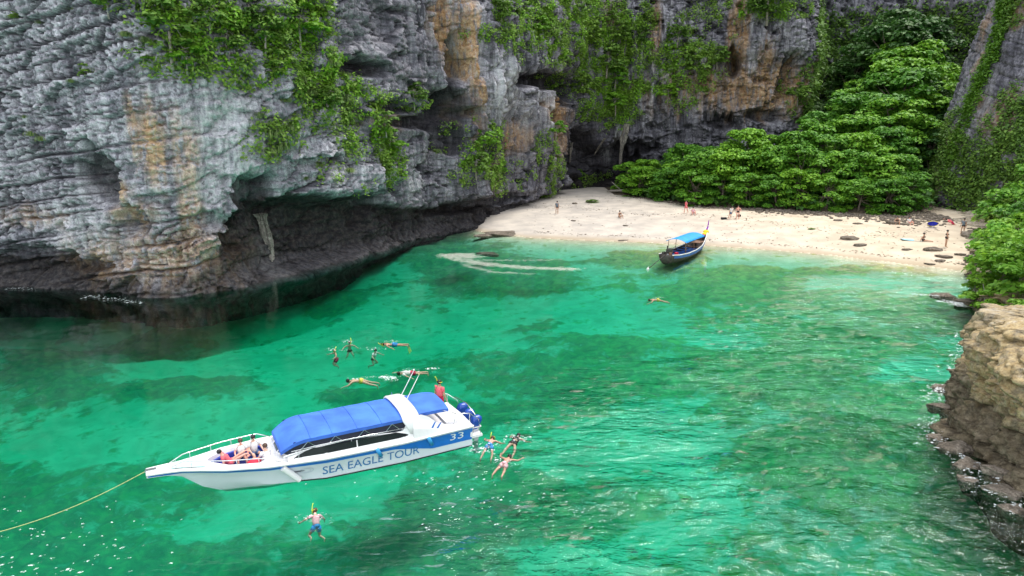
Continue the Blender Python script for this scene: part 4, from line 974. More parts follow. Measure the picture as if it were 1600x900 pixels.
def make_speedboat():
    root = empty('speedboat', (-2.1, 25.8, 0.0), R(208), .95)
    tag(root, 'long white speedboat with blue canopy and blue stripe, anchored in the green water', 'speedboat')
    st = [0, .5, 1, 1.5, 2, 2.5, 3, 3.5, 4, 4.5, 5, 5.5, 6, 6.5, 7, 7.5, 8, 8.4, 8.8, 9.1, 9.4, 9.7, 10, 10.2, 10.4, 10.6, 10.8, 11.05, 11.3, 11.6, 11.9]
    # hull shell
    m = MB()
    rows = []
    for x in st:
        r = [Vector((x, 0, KZ(x)))] + [side(x, v) for v in (0, .2, .4, .6, .8, 1)]
        rows.append([Vector((p.x, -p.y, p.z)) for p in r[::-1]] + r[1:])
    m.sheet(rows)
    V = [tuple(p) for p in rows[0]]; m.add(V, [tuple(range(len(V)))])
    V = [tuple(p) for p in rows[-1]]; m.add(V, [tuple(range(len(V)))[::-1]])
    hull = m.build('hull', hullw, root, True)
    md = hull.modifiers.new('edge', 'EDGE_SPLIT'); md.split_angle = R(35)
    # white rubbing strake with rounded section
    for sg in (1, -1):
        m = MB(); m.tube([side(x, 1, .015, sg) for x in st], .055, 8); m.build('rubbing_strake', gel, root, True)
    # blue stripe below the sheer, broad wedge at the stern
    def band(name, lo, hi, xs, mat, sg, off=.008):
        m = MB(); m.sheet([[sidez(x, lo(x), off, sg), sidez(x, (lo(x) + hi(x)) / 2, off, sg), sidez(x, hi(x), off, sg)] for x in xs]); return m.build(name, mat, root)
    xs = list(np.linspace(.02, 11.85, 90))
    zt = lambda x: ZS(x) - (.10 if x > 1.9 else .10 + .10 * (1.9 - x) / 1.9 * 0)
    def zlo(x):
        w = .10 if x > 9 else .10 + .06 * (9 - x) / 7
        if x < 3.4: w += .36 * max(0, min(1, (3.4 - x) / 1.6)) ** 1.2
        return max(zt(x) - w, CZ(x) + .02)
    for sg in (1, -1): band('blue_stripe', zlo, zt, xs, blue_paint, sg)
    for sg in (1, -1):      # thin dark boot line along the chine
        m = MB(); m.sheet([[side(x, .0, .010, sg), side(x, .06, .010, sg)] for x in np.linspace(.02, 7.0, 30)]); m.build('boot_line', rubber, root)
    hull_text('lettering', 'SEA EAGLE TOUR', 6.15, 2.35, .30, .64, letter_blue, root)
    hull_text('number', '33', 1.02, .42, .52, .82, gel, root)
    # oval logo printed near the bow fender: two thin rings
    m = MB()
    for rr in (.17, .11):
        pts = [(6.72 + rr * 1.5 * math.cos(t), .60 + rr * .7 * math.sin(t)) for t in np.linspace(0, 2 * math.pi, 22)]
        m.sheet([[sidez(px_, pz_, .014) , sidez(6.72 + (px_ - 6.72) * .88, .60 + (pz_ - .60) * .82, .014)] for px_, pz_ in pts])
    m.build('ring_logo', simple('logo_grey', (.45, .52, .60), .5), root)
    # deck with the bow well cut in it
    c0, c1 = 7.75, 9.95
    def well(x):
        t = (x - c0) / (c1 - c0)
        return 0 if t <= 0 or t >= 1 else (HB(x) - .24) * min(1, (4 * t) ** .5, (3.2 * (1 - t)) ** .5)
    m = MB(); rows = []
    ds = sorted(set([round(v, 3) for v in st] + list(np.round(np.linspace(c0, c1, 26), 3))))
    for x in ds:
        w = well(x); zc = ZS(x) + .05
        o_ = [Vector((x, s_ * HB(x), ZS(x) + .02)) for s_ in (1, -1)]
        h_ = [Vector((x, s_ * max(w + .05 if w else .0, 0), zc + .03)) for s_ in (1, -1)]
        rows.append((o_[0], h_[0], h_[1], o_[1], w))
    for a, b in zip(rows[:-1], rows[1:]):
        m.add([a[0], b[0], b[1], a[1]], [(0, 1, 2, 3)]); m.add([a[2], b[2], b[3], a[3]], [(0, 1, 2, 3)])
        if a[4] == 0 and b[4] == 0: m.add([a[1], b[1], b[2], a[2]], [(0, 1, 2, 3)])
    deck = m.build('deck', gel, root)
    m = MB()                                                  # lining of the well: coaming, wall and floor
    lin = []
    for x in np.linspace(c0, c1, 30):
        w = max(well(x), .04); wl = min(w * .93, side(x, max(0, (.62 - CZ(x)) / (ZS(x) - CZ(x)))).y - .07)
        lin.append([Vector((x, w + .06, ZS(x) + .085)), Vector((x, w, ZS(x) + .07)), Vector((x, wl, .62)), Vector((x, 0, .60)), Vector((x, -wl, .62)), Vector((x, -w, ZS(x) + .07)), Vector((x, -w - .06, ZS(x) + .085))])
    m.sheet(lin); m.build('bow_well', gel, root)
    m = MB(); m.sheet([[Vector((x, HB(x) * .80, ZS(x) + .075)), Vector((x, 0, ZS(x) + .095)), Vector((x, -HB(x) * .80, ZS(x) + .075))] for x in np.linspace(10.02, 11.1, 8)])
    m.build('foredeck_panel', aqua_deck, root)
    for sg in (1, -1):                                        # settee cushions round the well
        m = MB(); sec = []
        for x in np.linspace(c0 + .15, c1 - .12, 14):
            w = well(x) * .93; wl = min(w, side(x, max(0, (.62 - CZ(x)) / (ZS(x) - CZ(x)))).y - .06)
            sec.append([Vector((x, sg * wl, .62)), Vector((x, sg * w, 1.10)), Vector((x, sg * (w - .10), 1.10)), Vector((x, sg * (w - .13), .90)), Vector((x, sg * max(w - .42, 0), .88)), Vector((x, sg * max(w - .42, 0), .62))])
        m.sheet(sec); m.build('settee_cushion', vinyl_blue, root)
    # bow rails
    for sg in (1, -1):
        m = MB(); pts = [Vector((x, sg * (HB(x) - .07), ZS(x) + .07 + .24 * min(1, (x - 7.6) * 2, (11.2 - x) * 2))) for x in np.linspace(7.6, 11.2, 16)]
        m.tube(pts, .018, 6)
        for k in (3, 6, 9, 12, 14): m.tube([pts[k], Vector((pts[k].x, pts[k].y, ZS(pts[k].x) + .03))], .014, 5)
        m.build('bow_rail', steel, root, True)
    m = MB(); m.box((11.75, 0, 1.33), (.34, .18, .08)); m.tube([(11.9, -.07, 1.33), (11.9, .07, 1.33)], .04, 8); m.tube([(11.2, .1, 1.3), (11.2, .1, 1.42), (11.1, .1, 1.42)], .02, 6); m.build('bow_roller', steel, root)
    # cabin sides
    cx0, cx1 = .55, 7.35
    for sg in (1, -1):
        m = MB(); rr = []
        for x in np.linspace(cx0, cx1, 26):
            top = 1.02 + .22 * sstep(.5, 1.2, x) + (.62 * sstep(1.2, 2.2, x) * sstep(3.1, 2.5, x)) + 0.16 * sstep(2.4, 3.4, x) * sstep(7.5, 6.6, x)
            b0 = HB(x) - .05; rr.append([Vector((x, sg * b0, ZS(x) + .03)), Vector((x, sg * (b0 - .05), ZS(x) + .10)), Vector((x, sg * (b0 - .10 - .16 * (top - 1.1)), float(top)))])
        m.sheet(rr); o = m.build('cabin_side', gel, root); sm = o.modifiers.new('wall', 'SOLIDIFY'); sm.thickness = .04; sm.offset = -sg
        # lens-shaped lower windows
        for a, b in ((7.15, 4.85), (4.80, 2.62)):
            m = MB(); u = []
            for t in np.linspace(0, 1, 14):
                x = a + (b - a) * t; hgt = .5 * (min(1, t * 3.2 + .02) if a > 5 else min(1, (1 - t) * 3.2 + .02)) ** .7
                z0 = ZS(x) + .13; y0 = HB(x) - .105; u.append([Vector((x, sg * (y0 + .03), z0)), Vector((x, sg * (y0 - .04 * hgt * 2 + .02), z0 + .36 * hgt * 1.7))])
            m.sheet(u); m.build('window', glassy, root)
        # long white roof-rail arc above them, and a dark panel painting interior shade into the opening up to the canopy
        m = MB(); m.tube([(x, sg * (HB(x) - .13 - .06 * math.sin((x - 2.4) / 5 * math.pi)), ZS(x) + .14 + .36 * math.sin((x - 2.2) / 5.5 * math.pi) ** .7) for x in np.linspace(2.4, 7.5, 20)], .030, 7); m.build('arched_rail', gel, root, True)
        m = MB(); m.sheet([[Vector((x, sg * (HB(x) - .22), ZS(x) + .22)), Vector((x, sg * 1.10, 1.78))] for x in np.linspace(2.7, 7.1, 10)]); m.build('interior_shade_panel', shade_dark, root)
        for k, x in enumerate((3.4, 4.5, 5.6, 6.6)):
            m = MB(); m.tube([(x - .26, sg * 1.22, 1.50), (x, sg * 1.19, 1.74), (x + .26, sg * 1.22, 1.50)], .014, 5); m.build('rail_brace', steel, root)
        m = MB(); m.tube([(2.75, sg * 1.235, 1.48), (4.5, sg * 1.25, 1.52), (6.2, sg * 1.25, 1.54), (7.2, sg * 1.15, 1.46)], .018, 6)
        for x in (3.0, 3.9, 5.0, 6.1, 6.9): m.tube([(x, sg * 1.24, 1.50), (x + .12, sg * 1.29, 1.15)], .013, 5)
        m.build('hand_rail', steel, root, True)
    # cockpit sole and seats
    m = MB(); m.box((3.9, 0, .62), (6.6, 2.3, .05)); m.build('cabin_floor', simple('cabin_grey', (.10, .11, .13), .7), root)
    for x in (3.2, 4.1, 5.0, 5.9):
        for sg in (1, -1):
            m = MB(); m.box((x, sg * .62, .86), (.42, .8, .12)); m.box((x - .2, sg * .62, 1.18), (.1, .8, .55)); m.build('seat', seat_dark, root)
    # canopy: long blue canvas with rounded nose, seams as real ridges
    def canopy(name, xs_, hw, z0, crown, nose):
        m = MB(); rr = []
        for x in xs_:
            dn = nose(x); r = [Vector((x, s_ * (hw - dn * .25), z0 - .10 - dn * .9)) for s_ in (1,)]
            row = [Vector((x, (hw - dn * .25), z0 - .13 - dn * .55))]
            for t in np.linspace(1, -1, 15):
                seam = 0
                row.append(Vector((x, t * (hw - dn * .25), z0 + crown * (1 - abs(t) ** 3.2) - dn * .55 - .022 * (1 - abs(t)) * math.sin((x - 2.85) / .95 * math.pi) ** 2 + .008 * math.sin(x * 9 + t * 7) * math.sin(t * 11 + x * 3))))
            row.append(Vector((x, -(hw - dn * .25), z0 - .13 - dn * .55)))
            rr.append(row)
        m.sheet(rr); m.add([tuple(p) for p in rr[0]], [tuple(range(len(rr[0])))]); m.add([tuple(p) for p in rr[-1]], [tuple(range(len(rr[0])))[::-1]])
        o = m.build(name, canvas_blue, root, True); e_ = o.modifiers.new('edge', 'EDGE_SPLIT'); e_.split_angle = R(40)
        return o
    can = canopy('canopy', list(np.linspace(2.9, 6.7, 40)) + list(np.linspace(6.8, 7.55, 9)), 1.16, 1.84, .15, lambda x: max(0, (x - 6.55)) ** 2.0 * .72)
    for x in (3.8, 4.75, 5.7, 6.5):
        m = MB(); m.tube([(x, t * 1.165, 1.845 + .155 * (1 - abs(t) ** 3.2)) for t in np.linspace(-1, 1, 15)], .012, 5); m.build('seam', canvas_blue, can, True)
    canopy('rear_canopy', np.linspace(.95, 2.36, 8), 1.02, 1.86, .12, lambda x: max(0, 1.25 - x) * .35)
    # white arch between the two canopies
    m = MB(); rr = []
    for x in (2.32, 2.38, 2.62, 2.90, 2.95):
        e = .03 if x in (2.32, 2.95) else 0
        row = [Vector((x - .25, 1.26, 1.20)), Vector((x - .12, 1.24, 1.5)), Vector((x, 1.19 - e, 1.80 - e))]
        row += [Vector((x, t * (1.17 - e), 1.89 + .155 * (1 - abs(t) ** 3.2) - e)) for t in np.linspace(.96, -.96, 13)]
        row += [Vector((x, -1.19 + e, 1.80 - e)), Vector((x - .12, -1.24, 1.5)), Vector((x - .25, -1.26, 1.20))]
        rr.append(row)
    m.sheet(rr); o = m.build('radar_arch', gel, root, True); so = o.modifiers.new('wall', 'SOLIDIFY'); so.thickness = .06
    m = MB()
    for (px_, py_) in ((2.45, .15), (2.62, -.2), (2.4, -.35), (2.7, .3), (2.55, .45)): m.ball((px_, py_, 2.06), (.10, .05, .03), 8, 5)
    m.build('arch_fitting', orange_p, root)
    for py_ in (.18, -.42):
        m = MB(); m.tube([(2.5, py_, 2.08), (2.22, py_, 2.55), (1.86, py_ - .02, 3.15)], [.022, .018, .012], 6); m.build('antenna', gel, root, True)
        m = MB(); m.ball((1.86, py_ - .02, 3.17), .035, 8, 6); m.build('antenna_tip', rope_mat if py_ > 0 else gel, root)
    m = MB(); m.tube([(2.8, -.6, 2.0), (2.8, -.6, 2.3)], .012, 5); m.build('whip_aerial', steel, root)
    # sweeping quarter panels with two blue slashes
    for sg in (1, -1):
        m = MB(); rr = []
        for x in np.linspace(.25, 2.6, 14):
            t = (x - .25) / 2.35; top = 1.06 + .76 * t ** 1.5
            rr.append([Vector((x, sg * (HB(x) - .03), ZS(x) + .02)), Vector((x, sg * (HB(x) - .08), (ZS(x) + top) / 2 + .02)), Vector((x, sg * (HB(x) - .12 - .10 * t), top))])
        m.sheet(rr); o = m.build('quarter_panel', gel, root); so = o.modifiers.new('wall', 'SOLIDIFY'); so.thickness = .05; so.offset = -sg
        for dx in (0, .24):
            m = MB(); q = [(1.95 - dx, .0), (1.83 - dx, .0), (1.62 - dx, .42 - dx * .4), (1.68 - dx, .42 - dx * .4)]
            m.add([Vector((x, sg * (HB(x) - .03 - .10 * z_), 1.16 + z_ * .85)) for x, z_ in q], [(0, 1, 2, 3)]); m.build('blue_slash', blue_paint, root)
    # windscreen: three panes in a white frame
    ww = [(7.55, 1.06), (6.95, .98)]
    P = [[Vector((7.62, -.42, 1.20)), Vector((7.05, -.40, 1.74))], [Vector((7.62, .42, 1.20)), Vector((7.05, .40, 1.74))], [Vector((7.15, 1.12, 1.22)), Vector((6.80, 1.04, 1.73))], [Vector((7.15, -1.12, 1.22)), Vector((6.80, -1.04, 1.73))]]
    for a, b in ((0, 1), (1, 2), (3, 0)):
        m = MB(); m.add([P[a][0], P[b][0], P[b][1], P[a][1]], [(0, 1, 2, 3)]); pn = m.build('windscreen', screen_glass, root)
        m = MB(); m.tube([P[a][0], P[b][0], P[b][1], P[a][1], P[a][0]], .028, 6); m.build('windscreen_frame', gel, pn)
    m = MB(); m.box((7.35, 0, 1.12), (.55, 2.05, .16)); m.build('dashboard', gel, root)
    # fenders
    m = MB(); m.tube([side(7.55, .62, .16) + Vector((0, 0, .20)), side(7.0, .2, .16) + Vector((0, 0, -.02))], .115, 12); fd = m.build('fender', gel, root, True)
    e_ = fd.modifiers.new('edge', 'EDGE_SPLIT'); m = MB(); m.tube([side(7.02, .22, .16), side(6.98, .18, .16) + Vector((0, 0, -.02))], .085, 10); m.build('fender_cap', rubber, fd)
    for x in (4.05, 1.95):
        m = MB(); m.tube([side(x + .08, 1.0, .10), side(x - .10, .62, .11)], .075, 10); f2 = m.build('fender', simple('blue_fender', (.04, .30, .62), .5), root, True); f2['label'] = 'slim blue fender'
        m = MB(); m.tube([side(x + .10, .95, .10), side(x + .14, 1.05, -.05) + Vector((0, 0, .05))], .012, 5); m.build('lanyard', gel, f2)
    # stern: platform, rails, three outboards
    m = MB(); m.box((-.22, 0, .40), (.55, 2.3, .10)); m.build('swim_platform', gel, root)
    m = MB(); m.box((.05, 0, .72), (.10, 2.5, .50)); m.build('transom', gel, root)
    for sg in (1, -1):
        m = MB(); m.tube([(.85, sg * 1.2, 1.08), (.7, sg * 1.2, 1.62), (.1, sg * 1.18, 1.50), (-.35, sg * 1.1, 1.12), (-.42, sg * 1.1, .46)], .020, 6)
        m.tube([(.1, sg * 1.18, 1.50), (.1, sg * 1.2, 1.0)], .016, 5); m.tube([(.7, sg * 1.2, 1.62), (1.2, sg * 1.0, 1.78)], .018, 5); m.build('stern_rail', steel, root, True)
    m = MB(); m.tube([(-.2, -1.1, 1.34), (-.3, 0, 1.42), (-.2, 1.1, 1.34)], .020, 6); m.build('cross_rail', steel, root, True)
    for y_ in (-.72, 0, .72):
        m = MB()
        sec = [(-.30, .55, .10, .14), (-.34, .74, .17, .20), (-.40, .92, .18, .24), (-.43, 1.06, .15, .20), (-.43, 1.13, .07, .11)]
        n_ = 14; base = len(m.V); Vv = []
        for (cx, cz, ry, rx) in sec:
            for k in range(n_):
                t = 2 * math.pi * k / n_; Vv.append((cx + rx * math.copysign(abs(math.cos(t)) ** .5, math.cos(t)), y_ + ry * math.copysign(abs(math.sin(t)) ** .5, math.sin(t)), cz))
        F = [(i * n_ + k, i * n_ + (k + 1) % n_, (i + 1) * n_ + (k + 1) % n_, (i + 1) * n_ + k) for i in range(4) for k in range(n_)] + [tuple(range(4 * n_, 5 * n_))]
        m.add(Vv, F); eng = m.build('outboard_engine', navy, root, True)
        m = MB(); m.box((-.36, y_, .66), (.42, .32, .05)); m.build('cowling_band', gel, eng)
        m = MB(); m.box((-.12, y_, .62), (.16, .26, .36)); m.build('engine_bracket', iron, eng)
        m = MB(); m.box((-.36, y_, .42), (.26, .16, .62)); m.box((-.38, y_, -.2), (.20, .07, .8)); m.ball((-.42, y_, -.45), (.28, .07, .07), 8, 5); m.build('engine_leg', simple('engine_grey', (.55, .57, .6), .35), eng)
    m = MB(); m.box((.95, .1, .66), (1.4, 2.1, .05)); m.build('aft_deck', gel, root)
    m = MB(); m.box((.75, 0, .92), (.5, 1.7, .45)); m.build('aft_bench', simple('white_vinyl', (.7, .7, .72), .5), root)
    return root
boat = make_speedboat()
bpy.context.view_layer.update()
def bw(x, y, z): 
    a = R(208); x *= .95; y *= .95; return Vector((-2.1 + x * math.cos(a) - y * math.sin(a), 25.8 + x * math.sin(a) + y * math.cos(a), z * .95))
# anchor rope
def rope():
    a = bw(11.9, 0, 1.33); b = Vector((-18.6, 17.7, -.05)); c = Vector((-22.5, 15.7, -2.2))
    m = MB(); pts = []
    for t in np.linspace(0, 1, 26):
        p = a.lerp(b, t); p.z -= .55 * math.sin(math.pi * t) * (1 - t * .4) ; pts.append(p)
    pts.append(c); m.tube(pts, .012, 6); m.ball((-16.9, 18.45, .02), .09, 8, 6)
    return tag(m.build('mooring_rope', rope_mat, None, True), 'thin yellow rope running from the speedboat bow down into the water', 'rope')
rope()

wood_red = simple('weathered_brown_wood', (.20, .11, .07), .7, var=.3, scale=5)
wood_dark = simple('dark_planking', (.055, .045, .04), .7, var=.3, scale=5)
bluepl = simple('blue_painted_planking', (.03, .12, .42), .5)
tarp = simple('bright_blue_tarpaulin', (.02, .30, .78), .6, var=.12, scale=2.5)
white_p = simple('white_trim', (.72, .72, .70), .5)
yel = simple('yellow_ribbon', (.85, .62, .02), .7); pur = simple('purple_ribbon', (.30, .06, .42), .7); pink = simple('pink_ribbon', (.75, .12, .30), .7)
def make_longtail():
    x0, y0 = 14.05, 61.4; ang = math.atan2(70.2 - 61.4, 20.3 - 14.05)
    root = empty('longtail_boat', (x0, y0, 0), ang)
    tag(root, 'wooden longtail boat with bright blue awning moored bow-on to the sand', 'boat')
    L = 10.4
    K = [0, 1.2, 3, 5, 7, 8.4, 9.4, 10.1, 10.7]
    hb = lambda x: float(np.interp(x, K, [.62, .82, .98, 1.0, .84, .56, .32, .16, .09]))
    zs = lambda x: float(np.interp(x, K, [.80, .66, .58, .60, .74, .95, 1.2, 1.55, 2.0]))
    zk = lambda x: float(np.interp(x, K, [-.1, -.25, -.3, -.3, -.22, -.02, .40, 1.0, 1.7]))
    xs = np.linspace(0, 10.7, 34)
    m = MB(); rows = []
    for x in xs:
        r = [Vector((x, hb(x) * math.sin(t * math.pi / 2) ** .8 if t else 0, zk(x) + (zs(x) - zk(x)) * (1 - math.cos(t * math.pi / 2)) ** .8)) for t in (0, .25, .5, .75, 1)]
        rows.append([Vector((p.x, -p.y, p.z)) for p in r[::-1]] + r[1:])
    m.sheet(rows); m.add([tuple(p) for p in rows[0]], [tuple(range(9))]); o = m.build('hull', wood_dark, root, True); so = o.modifiers.new('w', 'SOLIDIFY'); so.thickness = .05
    for sg in (1, -1):
        m = MB(); m.sheet([[Vector((x, sg * (hb(x) + .035), zs(x) - .30)), Vector((x, sg * (hb(x) + .04), zs(x) - .05))] for x in np.linspace(.3, 9.3, 20)]); m.build('blue_strake', bluepl, root)
        m = MB(); m.tube([(x, sg * (hb(x) + .03), zs(x)) for x in xs], .05, 6); m.build('gunwale', white_p, root, True)
    m = MB(); m.sheet([[Vector((x, hb(x) * .9, .18)), Vector((x, -hb(x) * .9, .18))] for x in np.linspace(.6, 8, 10)]); m.build('floor_boards', bluepl, root)
    for x in (2.6, 3.8, 5.0, 6.2, 7.3):
        m = MB(); m.box((x, 0, .48), (.28, hb(x) * 1.8, .05)); m.build('bench', bluepl if x < 7 else wood_red, root)
    for x in (2.6, 4.6, 6.8):
        for sg in (1, -1):
            m = MB(); m.tube([(x, sg * hb(x) * .95, zs(x) - .1), (x, sg * hb(x) * .88, 1.72)], .03, 6); m.build('awning_post', wood_red, root)
    m = MB(); m.sheet([[Vector((x, t * 1.02, 1.95 - .28 * t * t - .03 * math.sin((x - 2.2) * 3.2) ** 2)) for t in np.linspace(-1, 1, 9)] for x in np.linspace(2.3, 7.2, 14)])
    o = m.build('awning', tarp, root, True); so = o.modifiers.new('w', 'SOLIDIFY'); so.thickness = .03
    # engine on its pivot, long propeller shaft astern
    m = MB(); m.box((.9, .0, 1.0), (.75, .42, .42)); m.tube([(.7, .15, 1.2), (.7, .15, 1.5)], .06, 8); m.box((.55, -.2, 1.1), (.3, .25, .3)); m.tube([(1.0, 0, .6), (1.0, 0, .9)], .09, 8); m.build('engine', iron, root)
    m = MB(); m.tube([(.5, 0, .95), (-1.2, .05, .55), (-3.4, .15, .02)], .035, 6); m.build('propeller_shaft', iron, root, True)
    m = MB(); m.ball((-3.45, .15, .0), (.12, .14, .14), 8, 5); m.box((-3.4, .15, .12), (.25, .03, .18)); m.build('propeller_guard', white_p, root)
    m = MB(); m.tube([(1.2, 0, 1.05), (2.2, 0, 1.25)], .025, 6); m.build('tiller', iron, root)
    for (x, y, z, r, mt, nm) in ((1.6, .35, .62, .22, white_p, 'water_jug'), (1.7, -.35, .6, .22, red_cloth, 'fuel_can'), (.35, .35, .8, .2, iron, 'battery_box'), (.4, -.3, .82, .18, wood_red, 'wooden_box'), (2.2, .5, .62, .16, orange_p, 'life_vest')):
        m = MB(); m.box((x, y, z), (r * 1.5, r * 1.2, r * 1.6)); m.build(nm, mt, root)
    m = MB(); m.box((8.1, 0, .86), (1.5, .9, .05)); m.build('foredeck', wood_red, root)
    # ribbons and garlands tied round the tall stem
    for k, (mt, z, r) in enumerate(((pink, 1.35, .17), (yel, 1.62, .30), (yel, 1.42, .26), (pur, 1.85, .15), (pur, 2.02, .14))):
        x = float(np.interp(z, [1.2, 1.55, 2.0], [9.4, 10.1, 10.7])); m = MB(); m.ball((x + .06, 0, z), (r, r, r * .7), 9, 6); m.build('garland', mt, root)
    m = MB(); m.tube([(10.6, 0, 1.95), (10.8, 0, 2.3), (10.9, 0, 2.75)], [.09, .07, .03], 7); m.build('stem_head', pur, root)
    return root
make_longtail()

# ------------------------------------------------------------------ people
def skin_mat(name, c): 
    return simple(name, c, .5, var=.06, scale=14)
SK = dict(fair=skin_mat('fair_skin', (.66, .40, .29)), tan=skin_mat('tanned_skin', (.50, .28, .18)), pinkish=skin_mat('sunburnt_skin', (.72, .36, .27)))
hair_m = dict(black=simple('black_hair', (.012, .01, .009), .5), brown=simple('brown_hair', (.07, .035, .018), .5))
cloth = dict(blue=simple('blue_shorts_cloth', (.03, .26, .62), .8), red=simple('crimson_cloth', (.42, .01, .06), .8), black=simple('black_swimwear', (.012, .012, .016), .7), white=simple('white_cloth', (.75, .74, .72), .8),
             pink=simple('pale_pink_cloth', (.72, .42, .46), .8), grey=simple('grey_cloth', (.16, .20, .24), .8), yellow=simple('yellow_cloth', (.72, .60, .10), .8), pinkred=simple('coral_cloth', (.75, .13, .16), .8), denim=simple('denim_cloth', (.08, .14, .28), .8))
snork_m = simple('yellow_snorkel', (.85, .80, .05), .4); mask_m = simple('mask_rubber', (.03, .05, .09), .3)
def unit(v): v = Vector(v); return v.normalized()
POSES = {   # x right, y forward, z up of the body; directions of upper and lower limb segments
 'stand': dict(aL=((-.25, .05, -1), (-.08, .2, -1)), aR=((.25, .05, -1), (.1, .3, -1)), lL=((-.08, .02, -1), (-.03, -.03, -1)), lR=((.10, .10, -1), (.05, -.08, -1))),
 'walk': dict(aL=((-.2, .35, -1), (-.05, .6, -.8)), aR=((.2, -.4, -1), (.1, -.1, -1)), lL=((-.06, -.25, -1), (-.03, -.45, -1)), lR=((.08, .38, -1), (.03, .0, -1))),
 'hips': dict(aL=((-.7, .0, -.7), (.5, .5, -.5)), aR=((.25, .05, -1), (.1, .3, -1)), lL=((-.12, .02, -1), (-.04, -.03, -1)), lR=((.14, .05, -1), (.05, -.05, -1))),
 'sit': dict(aL=((-.3, .5, -.8), (.1, .9, -.3)), aR=((.3, .5, -.8), (-.1, .9, -.35)), lL=((-.2, 1, .05), (-.05, .15, -1)), lR=((.2, 1, .05), (.05, .15, -1))),
 'sitfloor': dict(aL=((-.3, .4, -.8), (.1, .8, -.1)), aR=((.3, .4, -.8), (-.1, .8, -.1)), lL=((-.22, .85, .55), (-.02, .45, -.85)), lR=((.22, .85, .5), (.02, .5, -.85))),
 'legsout': dict(aL=((-.5, -.5, -.8), (-.1, -.3, -1)), aR=((.5, -.5, -.8), (.1, -.3, -1)), lL=((-.12, 1, .02), (-.03, 1, -.06)), lR=((.14, 1, .1), (.03, 1, -.16))),
 'float': dict(aL=((-.8, .15, .55), (-.25, .05, .95)), aR=((.85, .15, .35), (.35, .05, .9)), lL=((-.16, -.03, -1), (-.10, .05, -1)), lR=((.18, .10, -1), (.12, -.1, -1))),
 'glide': dict(aL=((-.6, .2, -.75), (-.3, .2, -.9)), aR=((.45, .1, .85), (.1, .1, 1)), lL=((-.07, .0, -1), (-.03, .02, -1)), lR=((.08, .06, -1), (.05, -.05, -1))),
 'frog': dict(aL=((-.75, .35, .5), (-.1, .3, .9)), aR=((.85, .4, .1), (.35, .45, .75)), lL=((-.22, .22, -.9), (-.12, .15, -1)), lR=((.30, .35, -.85), (.05, .1, -1))),
 'tread': dict(aL=((-.85, .35, -.35), (-.35, .8, -.1)), aR=((.85, .35, -.35), (.4, .8, -.05)), lL=((-.3, .8, -.5), (-.1, -.8, -.5)), lR=((.3, .6, -.6), (.1, -.8, -.5))),
 'lie': dict(aL=((-.5, .2, -.8), (-.1, .3, -.9)), aR=((.8, .1, .5), (-.4, .3, .8)), lL=((-.1, .1, -1), (-.05, .0, -1)), lR=((.15, .4, -.9), (.1, -.45, -.9)))}
def body_joints(pose, head=(0, .04, 1)):
    J = {}
    J['pel'] = Vector((0, 0, 0)); J['bel'] = Vector((0, .015, .14)); J['che'] = Vector((0, .01, .33)); J['nb'] = Vector((0, 0, .47)); 
    hd = unit(head); J['nk'] = J['nb'] + hd * .075; J['hd'] = J['nk'] + hd * .10; J['tp'] = J['hd'] + hd * .075
    fw = (Vector((0, 1, 0)) - hd * hd.y).normalized(); J['nose'] = J['hd'] + fw * .105 - hd * .01
    for s, k in ((-1, 'L'), (1, 'R')):
        J['sh' + k] = Vector((s * .175, 0, .43)); u, f = pose['a' + k]
        J['el' + k] = J['sh' + k] + unit(u) * .28; J['wr' + k] = J['el' + k] + unit(f) * .24
        d = unit(f); J['pa' + k] = J['wr' + k] + d * .08
        J['hp' + k] = Vector((s * .09, 0, -.04)); u, f = pose['l' + k]
        J['kn' + k] = J['hp' + k] + unit(u) * .42; J['an' + k] = J['kn' + k] + unit(f) * .40
        ft = Vector((0, 1, 0)); ft = (ft - unit(f) * ft.dot(unit(f)) * .75).normalized() if abs(ft.dot(unit(f))) < .98 else Vector((0, 0, -1))
        J['to' + k] = J['an' + k] + ft * .17 + unit(f) * .05
    return J
_body_cache = {}
